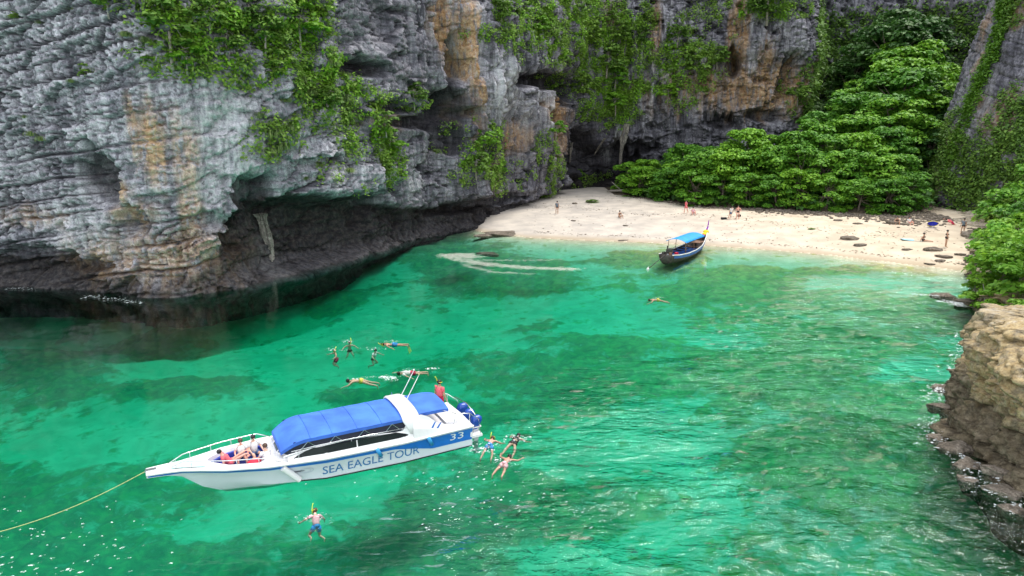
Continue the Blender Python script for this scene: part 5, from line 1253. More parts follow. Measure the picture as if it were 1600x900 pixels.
def body_mesh(key, J, slim=1.0):
    if key in _body_cache: return _body_cache[key]
    V = []; E = []; Rd = []
    def v(p, r, ry=None): V.append(tuple(p)); Rd.append((r * slim, (ry or r) * slim)); return len(V) - 1
    pel = v(J['pel'], .135, .10); bel = v(J['bel'], .115, .09); che = v(J['che'], .145, .10); nb = v(J['nb'], .075, .065); nk = v(J['nk'], .055); hd = v(J['hd'], .088); tp = v(J['tp'], .06); no = v(J['nose'], .014)
    E += [(pel, bel), (bel, che), (che, nb), (nb, nk), (nk, hd), (hd, tp), (hd, no)]
    for k in 'LR':
        sh = v(J['sh' + k], .062); el = v(J['el' + k], .042); wr = v(J['wr' + k], .028); pa = v(J['wr' + k].lerp(J['pa' + k], .6), .036, .018)
        E += [(che, sh), (sh, el), (el, wr), (wr, pa)]
        d = (J['pa' + k] - J['wr' + k]).normalized(); sd = d.cross(Vector((0, 1, .2))).normalized(); nn = sd.cross(d)
        for q, ln in zip((-1.5, -.5, .5, 1.5), (.075, .085, .08, .062)):
            a = v(J['wr' + k] + d * .085 + sd * q * .018, .0105); b = v(J['wr' + k] + d * (.085 + ln * .55) + sd * q * .022 + nn * .012, .0095); c = v(J['wr' + k] + d * (.085 + ln) + sd * q * .024 + nn * .034, .008)
            E += [(pa, a), (a, b), (b, c)]
        a = v(J['wr' + k] + d * .045 - sd * .042, .012); b = v(J['wr' + k] + d * .085 - sd * .062, .010); E += [(pa, a), (a, b)]
        hp = v(J['hp' + k], .092); kn = v(J['kn' + k], .056); cf = v(J['kn' + k].lerp(J['an' + k], .35), .056); an = v(J['an' + k], .036); to = v(J['to' + k], .032, .02)
        E += [(pel, hp), (hp, kn), (kn, cf), (cf, an), (an, to)]
    me = bpy.data.meshes.new('body'); me.from_pydata(V, E, [])
    o = bpy.data.objects.new('tmp', me); COL.objects.link(o)
    sk = o.modifiers.new('s', 'SKIN'); sk.branch_smoothing = .6
    sv_ = me.skin_vertices[0].data
    for i, r in enumerate(Rd): sv_[i].radius = r
    sv_[0].use_root = True
    sb = o.modifiers.new('b', 'SUBSURF'); sb.levels = 1; sb.render_levels = 1
    dg = bpy.context.evaluated_depsgraph_get(); dg.update()
    out = bpy.data.meshes.new_from_object(o.evaluated_get(dg)); bpy.data.objects.remove(o)
    out.name = 'body'; out.polygons.foreach_set('use_smooth', [True] * len(out.polygons))
    _body_cache[key] = out
    return out
def person(label, loc, pose, M=None, skin='fair', hair='black', bottom=None, top=None, group=None, snorkel=False, long_hair=False, scale=1.0, fins=None, head=(0, .05, 1), mask=False):
    J = body_joints(POSES[pose], head)
    if pose in ('float', 'frog', 'glide', 'tread'): scale *= .92
    root = bpy.data.objects.new('person', None); COL.objects.link(root); root.empty_display_size = .2
    Mw = Matrix.Translation(Vector(loc)) @ (M or Matrix.Identity(4)) @ Matrix.Scale(scale, 4); root.matrix_world = Mw
    me = body_mesh((pose, tuple(head)), J).copy(); link('body', me, SK[skin], root)
    hd = J['hd']; ax = (J['tp'] - J['hd']).normalized(); fw = (J['nose'] - J['hd']).normalized()
    m = MB(); m.ball(tuple(hd + ax * .028 - fw * .022), (.102, .108, .100), 10, 7)
    if long_hair: m.tube([hd - fw * .06 + ax * .02, hd - fw * .11 - ax * .10, hd - fw * .12 - ax * .24], [.085, .075, .03], 8)
    m.build('hair', hair_m[hair], root, True)
    sd = ax.cross(fw)
    for s in (-1, 1):
        m = MB(); m.ball(tuple(hd + fw * .082 + sd * s * .034 + ax * .006), .012, 6, 4); m.build('eye', cloth['black'], root)
    if bottom in cloth:
        m = MB(); m.tube([J['pel'] + Vector((0, 0, .10)), J['pel'], J['pel'] - Vector((0, 0, .07))], [.135, .155, .12], 12)
        short = .12 if cloth[bottom] is cloth['black'] or bottom in ('yellow',) else .45
        for k in 'LR': m.tube([J['hp' + k] + Vector((0, 0, .03)), J['hp' + k].lerp(J['kn' + k], short)], [.112, .098], 10)
        m.build('shorts' if short > .2 else 'swimwear', cloth[bottom], root, True)
    if top in cloth:
        m = MB()
        if top in ('black', 'yellow') : m.tube([J['che'] - Vector((0, 0, .05)), J['che'] + Vector((0, 0, .04))], [.158, .158], 12)
        else:
            m.tube([J['pel'] + Vector((0, 0, .04)), J['bel'], J['che'], J['nb'] + Vector((0, 0, -.02))], [.155, .145, .172, .10], 12)
            for k in 'LR': m.tube([J['sh' + k].lerp(J['che'], .3), J['sh' + k], J['sh' + k].lerp(J['el' + k], .6)], [.08, .08, .062], 8)
        m.build('top' if top in ('black', 'yellow') else 'shirt', cloth[top], root, True)
    if snorkel or mask:
        m = MB(); c = hd + fw * .095 + ax * .012
        m.ball(tuple(c), (.07, .035, .045), 8, 5); mk = m.build('mask', mask_m, root)
        m = MB(); pts = [hd + ax * .02 + (fw * math.cos(t) + sd * math.sin(t)) * .112 for t in np.linspace(.5, 2 * math.pi - .5, 14)]; m.tube(pts, .012, 5); m.build('strap', snork_m, mk)
    if snorkel:
        m = MB(); m.tube([hd + fw * .10 - ax * .06, hd + fw * .09 + sd * .09 - ax * .05, hd + sd * .125 + ax * .06, hd + sd * .12 - fw * .10 + ax * .22, hd + sd * .11 - fw * .17 + ax * .26], .017, 7); m.build('snorkel', snork_m, root, True)
    if fins:
        for k in 'LR':
            m = MB(); d = (J['to' + k] - J['an' + k]).normalized(); s_ = Vector((1, 0, 0)); a = J['to' + k]
            m.add([a - s_ * .05, a + s_ * .05, a + s_ * .10 + d * .32, a - s_ * .10 + d * .32, a - s_ * .05 + Vector((0, .02, .02)), a + s_ * .05 + Vector((0, .02, .02)), a + s_ * .10 + d * .32 + Vector((0, .01, .01)), a - s_ * .10 + d * .32 + Vector((0, .01, .01))], [(0, 1, 2, 3), (7, 6, 5, 4), (0, 3, 7, 4), (1, 5, 6, 2), (2, 6, 7, 3), (0, 4, 5, 1)]); m.build('swim_fin', cloth[fins], root)
    return tag(root, label, 'person', group)
def prone(hx, hy, tilt=0.0, roll=0.0):
    z = Vector((hx, hy, 0)).normalized(); z = (z + Vector((0, 0, tilt))).normalized()
    y = (Vector((0, 0, -1)) - z * Vector((0, 0, -1)).dot(z)).normalized(); x = y.cross(z)
    M = Matrix((x, y, z)).transposed().to_4x4()
    return M @ Matrix.Rotation(roll, 4, 'Z')
def facing(deg, pitch=0.0): return Matrix.Rotation(R(deg), 4, 'Z') @ Matrix.Rotation(R(pitch), 4, 'X')     # 0 = looking along +Y
UPW = (0, .9, 1)
# swimmers
person('head and shoulders of a swimmer with a yellow snorkel, upper of the close pair', (-9.55, 38.2, -.57), 'tread', facing(200, -8), 'fair', 'black', 'black', group='snorkellers beyond the speedboat', snorkel=True, scale=.9)
person('pale swimmer upright in the water, lower left of the close pair', (-9.95, 36.7, -.57), 'tread', facing(120, -8), 'pinkish', 'brown', 'red', group='snorkellers beyond the speedboat', snorkel=True, scale=.9)
person('dark-haired swimmer in a white top, upright beside the floating pink snorkeller', (-7.9, 36.8, -.56), 'tread', facing(250, -20), 'fair', 'black', 'black', 'white', group='snorkellers beyond the speedboat', scale=.9)
person('face-down snorkeller with sunburnt back and blue shorts', (-6.9, 38.0, -.13), 'glide', prone(-1, .05), 'pinkish', 'black', 'blue', group='snorkellers beyond the speedboat', snorkel=True, fins='yellow', scale=1.05)
person('slim face-down swimmer kicking up white splashes above the speedboat canopy', (-7.55, 32.2, -.13), 'frog', prone(-1, .02), 'fair', 'black', 'yellow', group='snorkellers beyond the speedboat', scale=1.1)
person('face-down swimmer in a white shirt and crimson shorts', (-5.2, 33.3, -.13), 'glide', prone(-1, -.10), 'fair', 'black', 'red', 'white', group='snorkellers beyond the speedboat', scale=1.05)
person('lone sunburnt swimmer floating over pale sand near the longtail boat', (10.7, 48.4, -.13), 'frog', prone(-1, .0), 'pinkish', 'brown', 'yellow', scale=1.05)
person('broad-backed swimmer in blue shorts with yellow snorkel, right behind the engines', (-.90, 25.1, -.13), 'frog', prone(.2, 1, .12), 'pinkish', 'brown', 'blue', group='swimmers at the speedboat stern', snorkel=True, scale=.95)
person('swimmer in black swimwear with arms stretched out wide', (.05, 25.35, -.13), 'frog', prone(.35, .9, .10), 'fair', 'black', 'black', 'black', group='swimmers at the speedboat stern', fins=None)
person('nearest swimmer behind the stern, pale pink shorts, legs trailing', (-.30, 23.55, -.13), 'float', prone(.34, .94, .08), 'pinkish', 'black', 'pink', group='swimmers at the speedboat stern', scale=.98)
person('lone snorkeller in a pink top and bright blue shorts in front of the speedboat', (-6.35, 19.75, -.30), 'tread', prone(-.35, 1, .9, .4), 'fair', 'brown', 'blue', 'pink', snorkel=True, scale=.85)
# aboard the speedboat
def aboard(x, y, z): return tuple(bw(x, y, z))
person('person in a coral top reclining at the forward end of the bow well', aboard(9.25, .0, 1.0), 'legsout', facing(-62, 28), 'pinkish', 'black', 'pinkred', 'pinkred', 'passengers in the bow', scale=.82)
person('passenger in grey shorts sitting on the blue settee, bare arms forward', aboard(8.75, -.42, 1.0), 'sit', facing(205), 'pinkish', 'brown', 'grey', 'white', 'passengers in the bow', scale=.84, head=(0, .2, 1))
person('passenger in a white shirt sitting in the middle of the bow group', aboard(8.30, -.50, 1.0), 'sit', facing(225), 'fair', 'black', 'denim', 'white', 'passengers in the bow', scale=.86, head=(0, .25, 1))
person('passenger dressed all in white next to the windscreen', aboard(8.0, .52, 1.0), 'sit', facing(60), 'fair', 'brown', 'white', 'white', 'passengers in the bow', scale=.86, head=(.1, .3, 1))
person('person in red standing under the stern rail with a yellow snorkel', aboard(.55, -.95, 1.55), 'stand', facing(208 + 120), 'tan', 'black', 'red', 'pinkred', None, True, scale=.95)
mbk = MB(); q = bw(8.45, .55, 1.02); mbk.ball(tuple(q), (.24, .20, .13), 10, 7); mbk.ball(tuple(q + Vector((.16, .05, .06))), (.10, .10, .08), 8, 5)
tag(mbk.build('beach_bag', red_cloth, None, True), 'soft red bag lying on the blue settee among the passengers', 'bag')

# ------------------------------------------------------------------ dripstone columns in the caves
drip = rock_material('dripstone', (.10, .09, .08), (.26, .24, .21), (.52, .49, .44), ((.5, .38, .2), (.6, .5, .34)), (.7, .7, .7), 1.6)
def dripstone(s, h0, h1, r, out, label, seed):
    p, n = on_cliff(s, h1); q, _ = on_cliff(s, h0); g = random.Random(seed)
    nn = Vector((n.x, n.y, 0)).normalized()
    V = []; F = []; m_ = 44; k_ = 20
    for i in range(m_):
        t = i / (m_ - 1); z = h1 + (h0 - h1) * t
        c = Vector((p.x, p.y, 0)) * (1 - t * .5) + Vector((q.x, q.y, 0)) * t * .5 + nn * out
        rr = r * (1.15 - .75 * t + .25 * math.sin(t * 9 + seed) * (1 - t)) * (1 if t < .97 else .4)
        for k in range(k_):
            a = 2 * math.pi * k / k_; w = rr * (1 + .30 * math.sin(3 * a + seed + t * 2) + .22 * math.sin(7 * a + t * 5) + .6 * float(fbm(np.array([a * 1.2 + seed]), np.array([t * 7.0]), .5, 3)[0]) + g.uniform(-.10, .10))
            V.append((c.x + math.cos(a) * w + r * .35 * math.sin(t * 4 + seed * 1.7), c.y + math.sin(a) * w, z))
    F = [(i * k_ + k, i * k_ + (k + 1) % k_, (i + 1) * k_ + (k + 1) % k_, (i + 1) * k_ + k) for i in range(m_ - 1) for k in range(k_)] + [tuple((m_ - 1) * k_ + k for k in range(k_))]
    return tag(link('stalactite', py_mesh('stalactite', V, F, False), drip), label, 'stalactite')
dripstone(84.6, .9, 5.0, .38, .9, 'stubby pale dripstone column at the mouth of the dark sea cave', 3)
dripstone(155.8, 5.6, 12.4, .42, 1.8, 'long white stalactite hanging before the cave behind the beach', 5)
for k_s, k_h0, k_h1, k_r, k_t in ((150.6, 6.0, 9.4, .25, 'grey stalactite left of the long white one'), (153.2, 7.4, 10.2, .16, 'short grey stalactite next to the long white one')):
    dripstone(k_s, k_h0, k_h1, k_r, 1.2, k_t, int(k_s))

# ------------------------------------------------------------------ stones
boulder_m = rock_material('beach_stone', (.10, .085, .07), (.21, .175, .14), (.36, .31, .26), ((.3, .2, .1), (.4, .3, .2)), (.5, .5, .5), 2.5)
def gz(x, y): return float(ground_z(np.array([x]), np.array([y]))[0])
def stone_mesh(seed, lay=1.0):
    g = np.random.default_rng(seed); bm = bmesh.new(); bmesh.ops.create_icosphere(bm, subdivisions=4, radius=1)
    P = np.array([v.co[:] for v in bm.verts]); o = seed * 7.3
    for q in range(9):                                   # flat breaks
        nn = g.normal(size=3); nn[2] *= .6; nn /= np.linalg.norm(nn); dd = g.uniform(.45, .8); k = P @ nn - dd
        P = P - np.maximum(k, 0)[:, None] * nn * .9
    L0 = np.floor((P[:, 2] + .1 * P[:, 0]) * 5 + seed); P[:, :2] *= (1 + .14 * (_T[(L0 * 17).astype(int) & 4095] - .5))[:, None]
    d = 1 + .30 * fbm(P[:, 0] * 1.3 + o, P[:, 1] * 1.3, P[:, 2] * 1.3 + .37, 3) + .10 * fbm(P[:, 0] * 4 + o, P[:, 1] * 4, P[:, 2] * 4 + .3, 2)
    P = P * d[:, None]; P[:, 2] = np.where(P[:, 2] > .55, .55 + (P[:, 2] - .55) * .35, P[:, 2])
    for v, p in zip(bm.verts, P): v.co = p
    me = bpy.data.meshes.new('stone'); bm.to_mesh(me); bm.free(); me.materials.append(boulder_m); return me
STN = [stone_mesh(i) for i in range(5)]
def stone(x, y, sx, sy, sz, label, name='boulder', grp=None, z=None, rz=None):
    o = link(name, STN[rt.randrange(5)]); o.location = (x, y, (gz(x, y) if z is None else z) + sz * .12); o.scale = (sx, sy, sz); o.rotation_euler = (0, 0, rt.uniform(-.4, .4) if rz is None else rz)
    return tag(o, label, 'rock', grp)
G = 'rocks lying on the beach'
for a in [(34.7, 69.8, 1.05, .8, .42, 'largest brown rock alone in the middle of the sand'), (34.8, 67.2, .75, .5, .28, 'flat rock just seaward of the largest lone beach rock'),
          (40.0, 64.2, 1.1, .7, .38, 'grey-brown rock in front of the sunbather on a towel'), (38.1, 64.8, .6, .35, .16, 'low flat rock left of the rock before the sunbather'),
          (39.8, 61.9, .8, .5, .26, 'rock at the wet edge of the sand, near its right end'), (38.9, 60.8, .55, .4, .22, 'smaller rock seaward of the one at the wet edge'),
          (41.6, 62.4, .6, .4, .2, 'low rock between the wet edge and the right-hand rocks'), (37.6, 60.3, .5, .3, .14, 'half buried flat stone at the waterline near the right end'),
          (13.3, 79.9, .4, .28, .16, 'small dark stone on bare sand in the middle left of the beach'), (8.7, 95.7, .45, .35, .3, 'dark stone by the cliff foot at the left end of the sand'),
          (12.2, 73.6, .7, .3, .12, 'dark flat stone at the waterline, left of the longtail boat'), (7.5, 83.1, .35, .3, .14, 'small stone below the swimmer standing by the cliff'),
          (38.0, 79.1, .6, .45, .24, 'stone near the trees above the largest lone rock'), (39.2, 76.9, .6, .4, .2, 'stone right of the yellowish leaf litter'),
          (42.9, 76.5, .8, .5, .4, 'rock beside the group sitting at the rubble'), (46.2, 66.3, .9, .7, .6, 'dark rock at the extreme right end of the sand'),
          (46.8, 69.2, 1.1, .9, .7, 'dark rock behind the person walking at the right end'), (28.5, 93.0, .8, .6, .4, 'rock in the shade under the front trees')]:
    stone(*a[:5], a[5], 'beach_rock', G)
stone(-1.5, 78.3, 2.6, 1.6, .5, 'long dark reef rock awash off the left end of the sand', 'reef_rock', z=-.08, rz=0)
stone(-3.3, 77.4, 1.2, .8, .35, 'small dark rock awash left of the long reef rock', 'reef_rock', z=-.1, rz=.3)
stone(-2.4, 67.4, 1.3, .8, .3, 'dull submerged rock showing between the reef rock and the pale swirl', 'reef_rock', z=-.32)
for a in [(43.0, 58.6, 1.9, 1.0, .5, 'dark layered rock running into the water at the right end of the sand'), (41.2, 59.3, 1.2, .7, .3, 'seaward tip of the dark layered rocks'), (44.6, 60.6, 1.4, .9, .6, 'dark rock behind the layered rocks at the sand end'),
          (32.6, 47.3, 1.2, .9, .6, 'dark rock awash beside the foaming gap'), (32.2, 49.4, 1.0, .7, .5, 'dark rock awash on the beach side of the foaming gap'),
          (21.3, 31.0, .9, .7, .42, 'weedy purple-brown rock awash under the brown ledge'), (19.4, 28.9, .6, .5, .36, 'weedy rock awash just off the ledge corner'), ]:
    stone(*a[:5], a[5], 'shore_rock', 'dark rocks awash along the right shore', z=-.22)
wb = [(17.5, 24.6, .8, .6, .5), (16.9, 23.2, .7, .5, .4), (17.9, 22.4, .9, .7, .6), (17.0, 21.4, .7, .6, .4), (18.1, 20.7, 1.0, .8, .6), (17.3, 19.6, .8, .6, .45), (18.2, 26.0, .7, .6, .5), (17.2, 25.6, .45, .4, .3), (16.3, 22.2, .4, .35, .25), (16.5, 20.3, .5, .4, .3)]
wb.sort(key=lambda q: -q[1])
for i, a in enumerate(wb):
    stone(*a, 'wet brown boulder at the foot of the tan ledge, ' + ['farthest', 'second farthest', 'third farthest', 'fourth farthest', 'fifth farthest', 'fifth nearest', 'fourth nearest', 'third nearest', 'second nearest', 'nearest'][i], 'wet_boulder', 'wet boulders under the tan ledge', z=-.12)
# rubble strip under the trees at the right of the beach
def rubble():
    g = np.random.default_rng(9); b = STN[0]; V0 = np.array([v.co[:] for v in b.vertices]); 
    bm = bmesh.new(); bmesh.ops.create_icosphere(bm, subdivisions=1, radius=1); V0 = np.array([v.co[:] for v in bm.verts]); F0 = np.array([[v.index for v in f.verts] for f in bm.faces]); bm.free()
    Vs = []; Fs = []; k = 0
    for i in range(1500):
        if i < 900:
            x = g.uniform(31, 52); y = float(np.interp(x, _BX, _BY)) - abs(g.normal()) * 2.0 + .8
            if x > 42: y -= abs(g.normal()) * 2.5
        elif i < 1150: x = g.uniform(18, 36); y = float(np.interp(x, _BX, _BY)) - abs(g.normal()) * .9 + .6
        else:
            x = g.uniform(40, 50); y = float(np.interp(x, [40, 43, 46, 50], [57.5, 60, 66, 72])) + g.normal() * 1.3
        s = g.uniform(.06, .26) * (1.5 if g.random() < .06 else 1)
        if y < float(np.interp(x, _SX, _SY)) + .4: continue
        P = V0 * (1 + g.normal(size=(len(V0), 1)) * .18) * s * np.array([1.2, 1, .6]) + [x, y, gz(x, y) + s * .15]
        Vs.append(P); Fs.append(F0 + k); k += len(V0)
    return tag(link('rubble', arr_mesh('rubble', np.vstack(Vs), np.vstack(Fs)), boulder_m), 'brown stone rubble and coral debris strewn under the trees', 'rubble', kind='stuff')
rubble()
def litter():
    g = np.random.default_rng(19); C = []
    for i in range(1300):
        x = g.uniform(2, 46); ys = float(np.interp(x, _SX, _SY)); yb = float(np.interp(x, _BX, _BY))
        u = g.random()
        y = ys + 2.2 + g.normal() * .25 if u < .22 else (ys + (yb - ys) * (.55 + .1 * math.sin(x * .3)) + g.normal() * .8 if u < .5 else g.uniform(ys + 1.5, yb))
        if not (ys + .6 < y < yb): continue
        C.append((x, y, gz(x, y) + .025))
    C = np.array(C); Nn = np.tile([0, 0, 1.0], (len(C), 1)) + g.normal(size=C.shape) * .2
    V, F = quads_from(C, Nn, g.uniform(.05, .17, len(C)), 2.4, g)
    return tag(link('drift_litter', arr_mesh('drift_litter', V, F), simple('drift_litter', (.16, .12, .08), .9, var=.4)), 'dark twigs and leaf litter scattered over the sand in drift lines', 'litter', kind='stuff')
litter()
# fallen green branch and yellowish litter clump, drift log
def fallen(x, y, s, label, lm):
    cr, tk = BUSH[1]
    return put_tree('fallen_branch', cr, tk, lm, pale_bark, (x, y, gz(x, y) - .1), 1.0, s, label, 'branch', None, .35)
fallen(11.4, 97.2, 1.0, 'fallen leafy green branch lying on sand before the cave', LEAF['bright'])
fallen(33.2, 75.1, .45, 'small yellowish leafy clump on open sand above the lone rock', LEAF['grass'])
m = MB(); m.tube([(15, 108.5, gz(15, 108) + .35), (18, 107.2, gz(18, 107) + .55), (22.5, 105.5, gz(22, 105) + .5)], [.12, .22, .28], 8); m.tube([(17, 107.6, 2.4), (15.6, 107.8, 3.6)], [.08, .03], 6)
tag(m.build('drift_log', pale_bark, None, True), 'long pale drift log lying at the back of the sand by the cave', 'log')

# ------------------------------------------------------------------ people on the sand
BP = 'people on the beach'
def bperson(x, y, pose, deg, label, dz, **k):
    return person(label, (x, y, gz(x, y) + dz), pose, facing(deg, k.pop('pitch', 0)), group=BP, **k)
bperson(5.8, 87.8, 'stand', 150, 'person in dark shorts standing alone by the cliff foot', .90, skin='tan', bottom='black', top='grey')
bperson(13.4, 84.7, 'sitfloor', 200, 'small figure sitting alone on open sand, left half of the beach', .15, skin='tan', bottom='black', top='black')
bperson(22.2, 87.0, 'walk', 120, 'person in a coral top, left one of the pair under the left trees', .90, skin='pinkish', bottom='pinkred', top='pinkred')
bperson(22.9, 86.2, 'sitfloor', 180, 'person sitting on the sand right beside the one in coral', .15, skin='pinkish', bottom='pink', top='pink')
bperson(26.4, 82.2, 'stand', 200, 'person in a pale top bending over bags, left of the middle pair', .88, skin='fair', bottom='denim', top='white', pitch=-18)
bperson(27.2, 82.0, 'hips', 160, 'sunburnt person in dark trunks, right of the middle pair', .92, skin='pinkish', bottom='black')
bperson(41.2, 67.6, 'legsout', 230, 'sunbather sitting beside a pale blue towel', .12, skin='tan', bottom='black', top='black')
bperson(41.9, 65.1, 'hips', 250, 'slim person in black swimwear standing near the right end of the sand', .92, skin='tan', bottom='black', top='black')
bperson(47.0, 70.6, 'stand', 120, 'dark-clothed person standing by the rocks at the far right', .90, skin='tan', bottom='black', top='grey')
bperson(44.6, 76.3, 'sitfloor', 190, 'person in white sitting among the rubble, right one of two', .15, skin='pinkish', bottom='white', top='white')
bperson(43.3, 76.4, 'sitfloor', 160, 'person in black sitting among the rubble, left one of two', .15, skin='tan', bottom='black', top='black')
bperson(49.0, 75.6, 'lie', 60, 'person in crimson lounging against the rocks by the blue parasol', .25, skin='pinkish', bottom='red', top='pinkred', pitch=-60)
# towel, parasol, bags
def flatbox(name, x, y, dx, dy, dz, mt, label, cat, rz=0.0):
    m = MB(); m.box((0, 0, dz / 2), (dx, dy, dz)); o = m.build(name, mt); o.location = (x, y, gz(x, y) + .01); o.rotation_euler = (0, 0, rz)
    bv = o.modifiers.new('soft', 'BEVEL'); bv.width = min(dx, dy, dz) * .3; bv.segments = 2
    return tag(o, label, cat)
m = MB(); rows = [[Vector((u, v, .035 + .03 * math.sin(u * 5 + v * 3))) for v in np.linspace(-.9, .9, 8)] for u in np.linspace(-.5, .5, 6)]
m.sheet(rows); o = m.build('beach_towel', simple('pale_blue_towel', (.35, .62, .72), .9, var=.2, scale=6)); o.location = (40.3, 68.2, gz(40.3, 68.2)); o.rotation_euler = (.08, 0, 1.3); tag(o, 'pale blue towel spread on sand left of the sunbather', 'towel')
flatbox('backpack', 25.6, 82.2, .7, .35, .25, cloth['black'], 'flat dark bag on the sand left of the middle pair', 'bag', .2)
flatbox('cool_box', 27.9, 83.6, .4, .3, .3, cloth['black'], 'dark box on the sand behind the middle pair', 'box')
def parasol(x, y):
    root = empty('beach_parasol', (x, y, gz(x, y)), 0, .62); root.rotation_euler = (R(-35), R(20), 0)
    m = MB(); m.tube([(0, 0, 0), (0, 0, 1.1)], .025, 6); m.build('pole', steel, root)
    m = MB(); V = [(0, 0, 1.35)]; n_ = 10
    for r_, z_ in ((.45, 1.25), (.85, .98)): V += [(r_ * math.cos(2 * math.pi * k / n_), r_ * math.sin(2 * math.pi * k / n_), z_) for k in range(n_)]
    m.add(V, [(0, 1 + k, 1 + (k + 1) % n_) for k in range(n_)] + [(1 + k, 1 + n_ + k, 1 + n_ + (k + 1) % n_, 1 + (k + 1) % n_) for k in range(n_)]); m.build('canopy', simple('cobalt_cloth', (.03, .05, .70), .7), root)
    m = MB(); m.add([tuple(Vector(V[1 + n_ + k]) * 1.0) for k in range(n_)] + [(V[1 + n_ + k][0] * 1.02, V[1 + n_ + k][1] * 1.02, .86) for k in range(n_)], [(k, n_ + k, n_ + (k + 1) % n_, (k + 1) % n_) for k in range(n_)]); m.build('valance', cloth['yellow'], root)
    return tag(root, 'small cobalt blue parasol with yellow edge lying tilted on the sand', 'parasol')
parasol(45.9, 74.0)

# ------------------------------------------------------------------ foam, splashes, painted glint flecks and the pale swirl, loose on the water
def foam(name, label, mat, spots, seed):
    g = np.random.default_rng(seed); V = []; F = []
    for (pts, width, n, s0, s1) in spots:
        P = np.array(pts, float); A = arclen(P)
        for i in range(n):
            a = g.uniform(0, A[-1]); x = np.interp(a, A, P[:, 0]); y = np.interp(a, A, P[:, 1])
            x += g.normal() * width; y += g.normal() * width * .7
            r = g.uniform(s0, s1); m_ = 7; ph = g.uniform(0, 6.28); el = g.uniform(1.2, 3.2); rot = g.normal() * .3 + .35
            k = len(V)
            for q in range(m_):
                t = 2 * math.pi * q / m_ + ph; rr = r * g.uniform(.55, 1.2); u = rr * el * math.cos(t); v = rr * math.sin(t)
                V.append((x + u * math.cos(rot) - v * math.sin(rot), y + u * math.sin(rot) + v * math.cos(rot), .075 + g.uniform(-.01, .01)))
            V.append((x, y, .10)); F += [(k + q, k + (q + 1) % m_, k + m_) for q in range(m_)]
    return tag(link(name, arr_mesh(name, np.array(V), np.array(F)), mat), label, 'foam', kind='stuff')
def lace(name, col, lo, hi, most):
    m_, n, L, p = newmat(name); p.inputs['Base Color'].default_value = (*col, 1); p.inputs['Roughness'].default_value = .7
    g = n.new('ShaderNodeNewGeometry'); a = N(n, 'ShaderNodeTexNoise', Scale=9.0, Detail=5.0, Roughness=.7); L.new(g.outputs['Position'], a.inputs['Vector'])
    r = rampn(n, [(lo, (0, 0, 0)), (hi, (most, most, most))]); L.new(a.outputs['Fac'], r.inputs['Fac']); L.new(r.outputs['Color'], p.inputs['Alpha'])
    return m_
foam_glint_m = lace('foam_and_glints', (.80, .84, .85), .46, .58, .75)
swirl_m = lace('sandy_scum', (.50, .53, .46), .36, .60, .45)
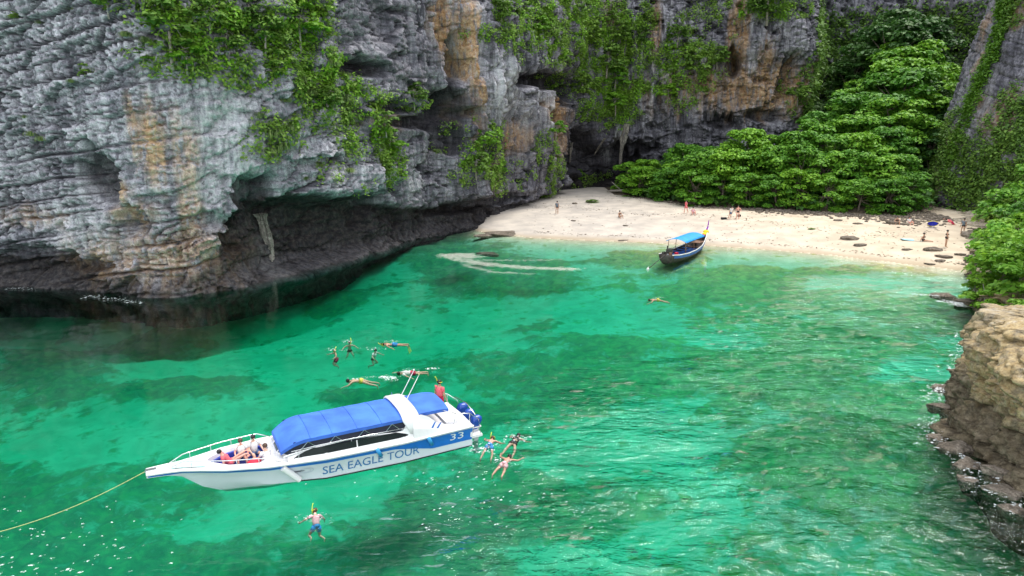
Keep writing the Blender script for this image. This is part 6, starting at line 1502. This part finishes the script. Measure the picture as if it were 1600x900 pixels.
# ---- undergrowth on the slope
def undergrowth():
    g = np.random.default_rng(91); X = g.uniform(16, 95, 9000); Y = g.uniform(84, 160, 9000)
    tb = Y - np.interp(X, _BX, _BY); k = (tb > 1.0) & ((X > 19)) & (Y > 86); X, Y = X[k], Y[k]; Z = ground_z(X, Y)
    C = np.stack([X, Y, Z + .5], 1); C = np.repeat(C, 10, 0) + g.normal(size=(len(C) * 10, 3)) * [.6, .6, .38]
    Nn = np.array([0, -.35, 1.0]) + g.normal(size=C.shape) * .45
    V, F = quads_from(C, Nn, g.uniform(.28, .62, len(C)), 1.6, g)
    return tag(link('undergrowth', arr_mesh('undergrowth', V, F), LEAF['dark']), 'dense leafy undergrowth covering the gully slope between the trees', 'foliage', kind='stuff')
undergrowth()
swirl = [([(-6.3, 64.9), (-5.2, 62.9), (-3, 61), (0, 59.5), (2.6, 58.8), (5.6, 58.4)], .45, 900, .05, .17), ([(-6.3, 65), (-4.6, 65.2), (-3.8, 63.5)], .6, 500, .05, .16), ([(-4.5, 60.5), (-1.5, 57.2), (1.8, 56.4)], .25, 160, .04, .11), ([(-3, 62.5), (1, 62.3), (4.5, 62.9)], .3, 120, .04, .1)]
foam('pale_swirl', 'pale swirl of sandy scum drifting below the reef rock', swirl_m, swirl, 3)
fsp = [([(31.0, 47.2), (32.3, 45.9), (33.3, 44.6)], .35, 420, .04, .15), ([(30.0, 49.3), (31.5, 48.9)], .3, 60, .03, .1),
       ([(18.2, 27.6), (17.2, 25.6), (16.8, 24.2), (17.1, 22.6)], .30, 170, .015, .06), ([(16.9, 22.6), (16.6, 21.0), (17.2, 19.5)], .4, 150, .015, .06), ([(20.8, 31), (19.3, 29.3)], .35, 110, .02, .08),
       ([(27.5, 40), (24.9, 36), (22.3, 33)], .3, 130, .02, .08), ([(-31.5, 48.9), (-29, 48.0), (-26.5, 46.9)], .42, 120, .015, .06), ([(-39, 51.3), (-36.5, 51)], .3, 40, .015, .05),
       ([(-5.9, 32.0), (-6.5, 32.3)], .16, 90, .015, .05), ([(-1.5, 24.2), (-1.1, 24.6)], .3, 90, .01, .03), ([(-4.4, 33.4), (-3.9, 33.5)], .1, 30, .015, .04), ([(-.2, 25.6), (.7, 25.4)], .15, 40, .01, .03),
       ([(-18.6, 17.7), (-18.4, 17.8)], .15, 30, .01, .03), ([(-19, 19.5), (-15, 18.5), (-12, 19.2)], 1.5, 110, .01, .03), ([(-17, 16), (-12, 17)], 1.2, 180, .01, .045), ([(-4, 22), (1, 20)], 1.4, 120, .01, .04)]  # after the rope splash: white flecks that paint glints on open water
for q_ in [(-9.55, 38.0), (-9.95, 36.5), (-7.9, 36.6), (-6.9, 38.0), (-7.6, 32.1), (-5.2, 33.2), (10.7, 48.3), (-0.9, 25.0), (0.05, 25.2), (-0.3, 23.4), (-6.35, 19.6)]: fsp.append(([(q_[0] - .35, q_[1]), (q_[0] + .35, q_[1])], .22, 34, .008, .028))
foam('foam_and_glints', 'white foam along the rocks and around the swimmers, with painted glint flecks on open water', foam_glint_m, fsp, 4)
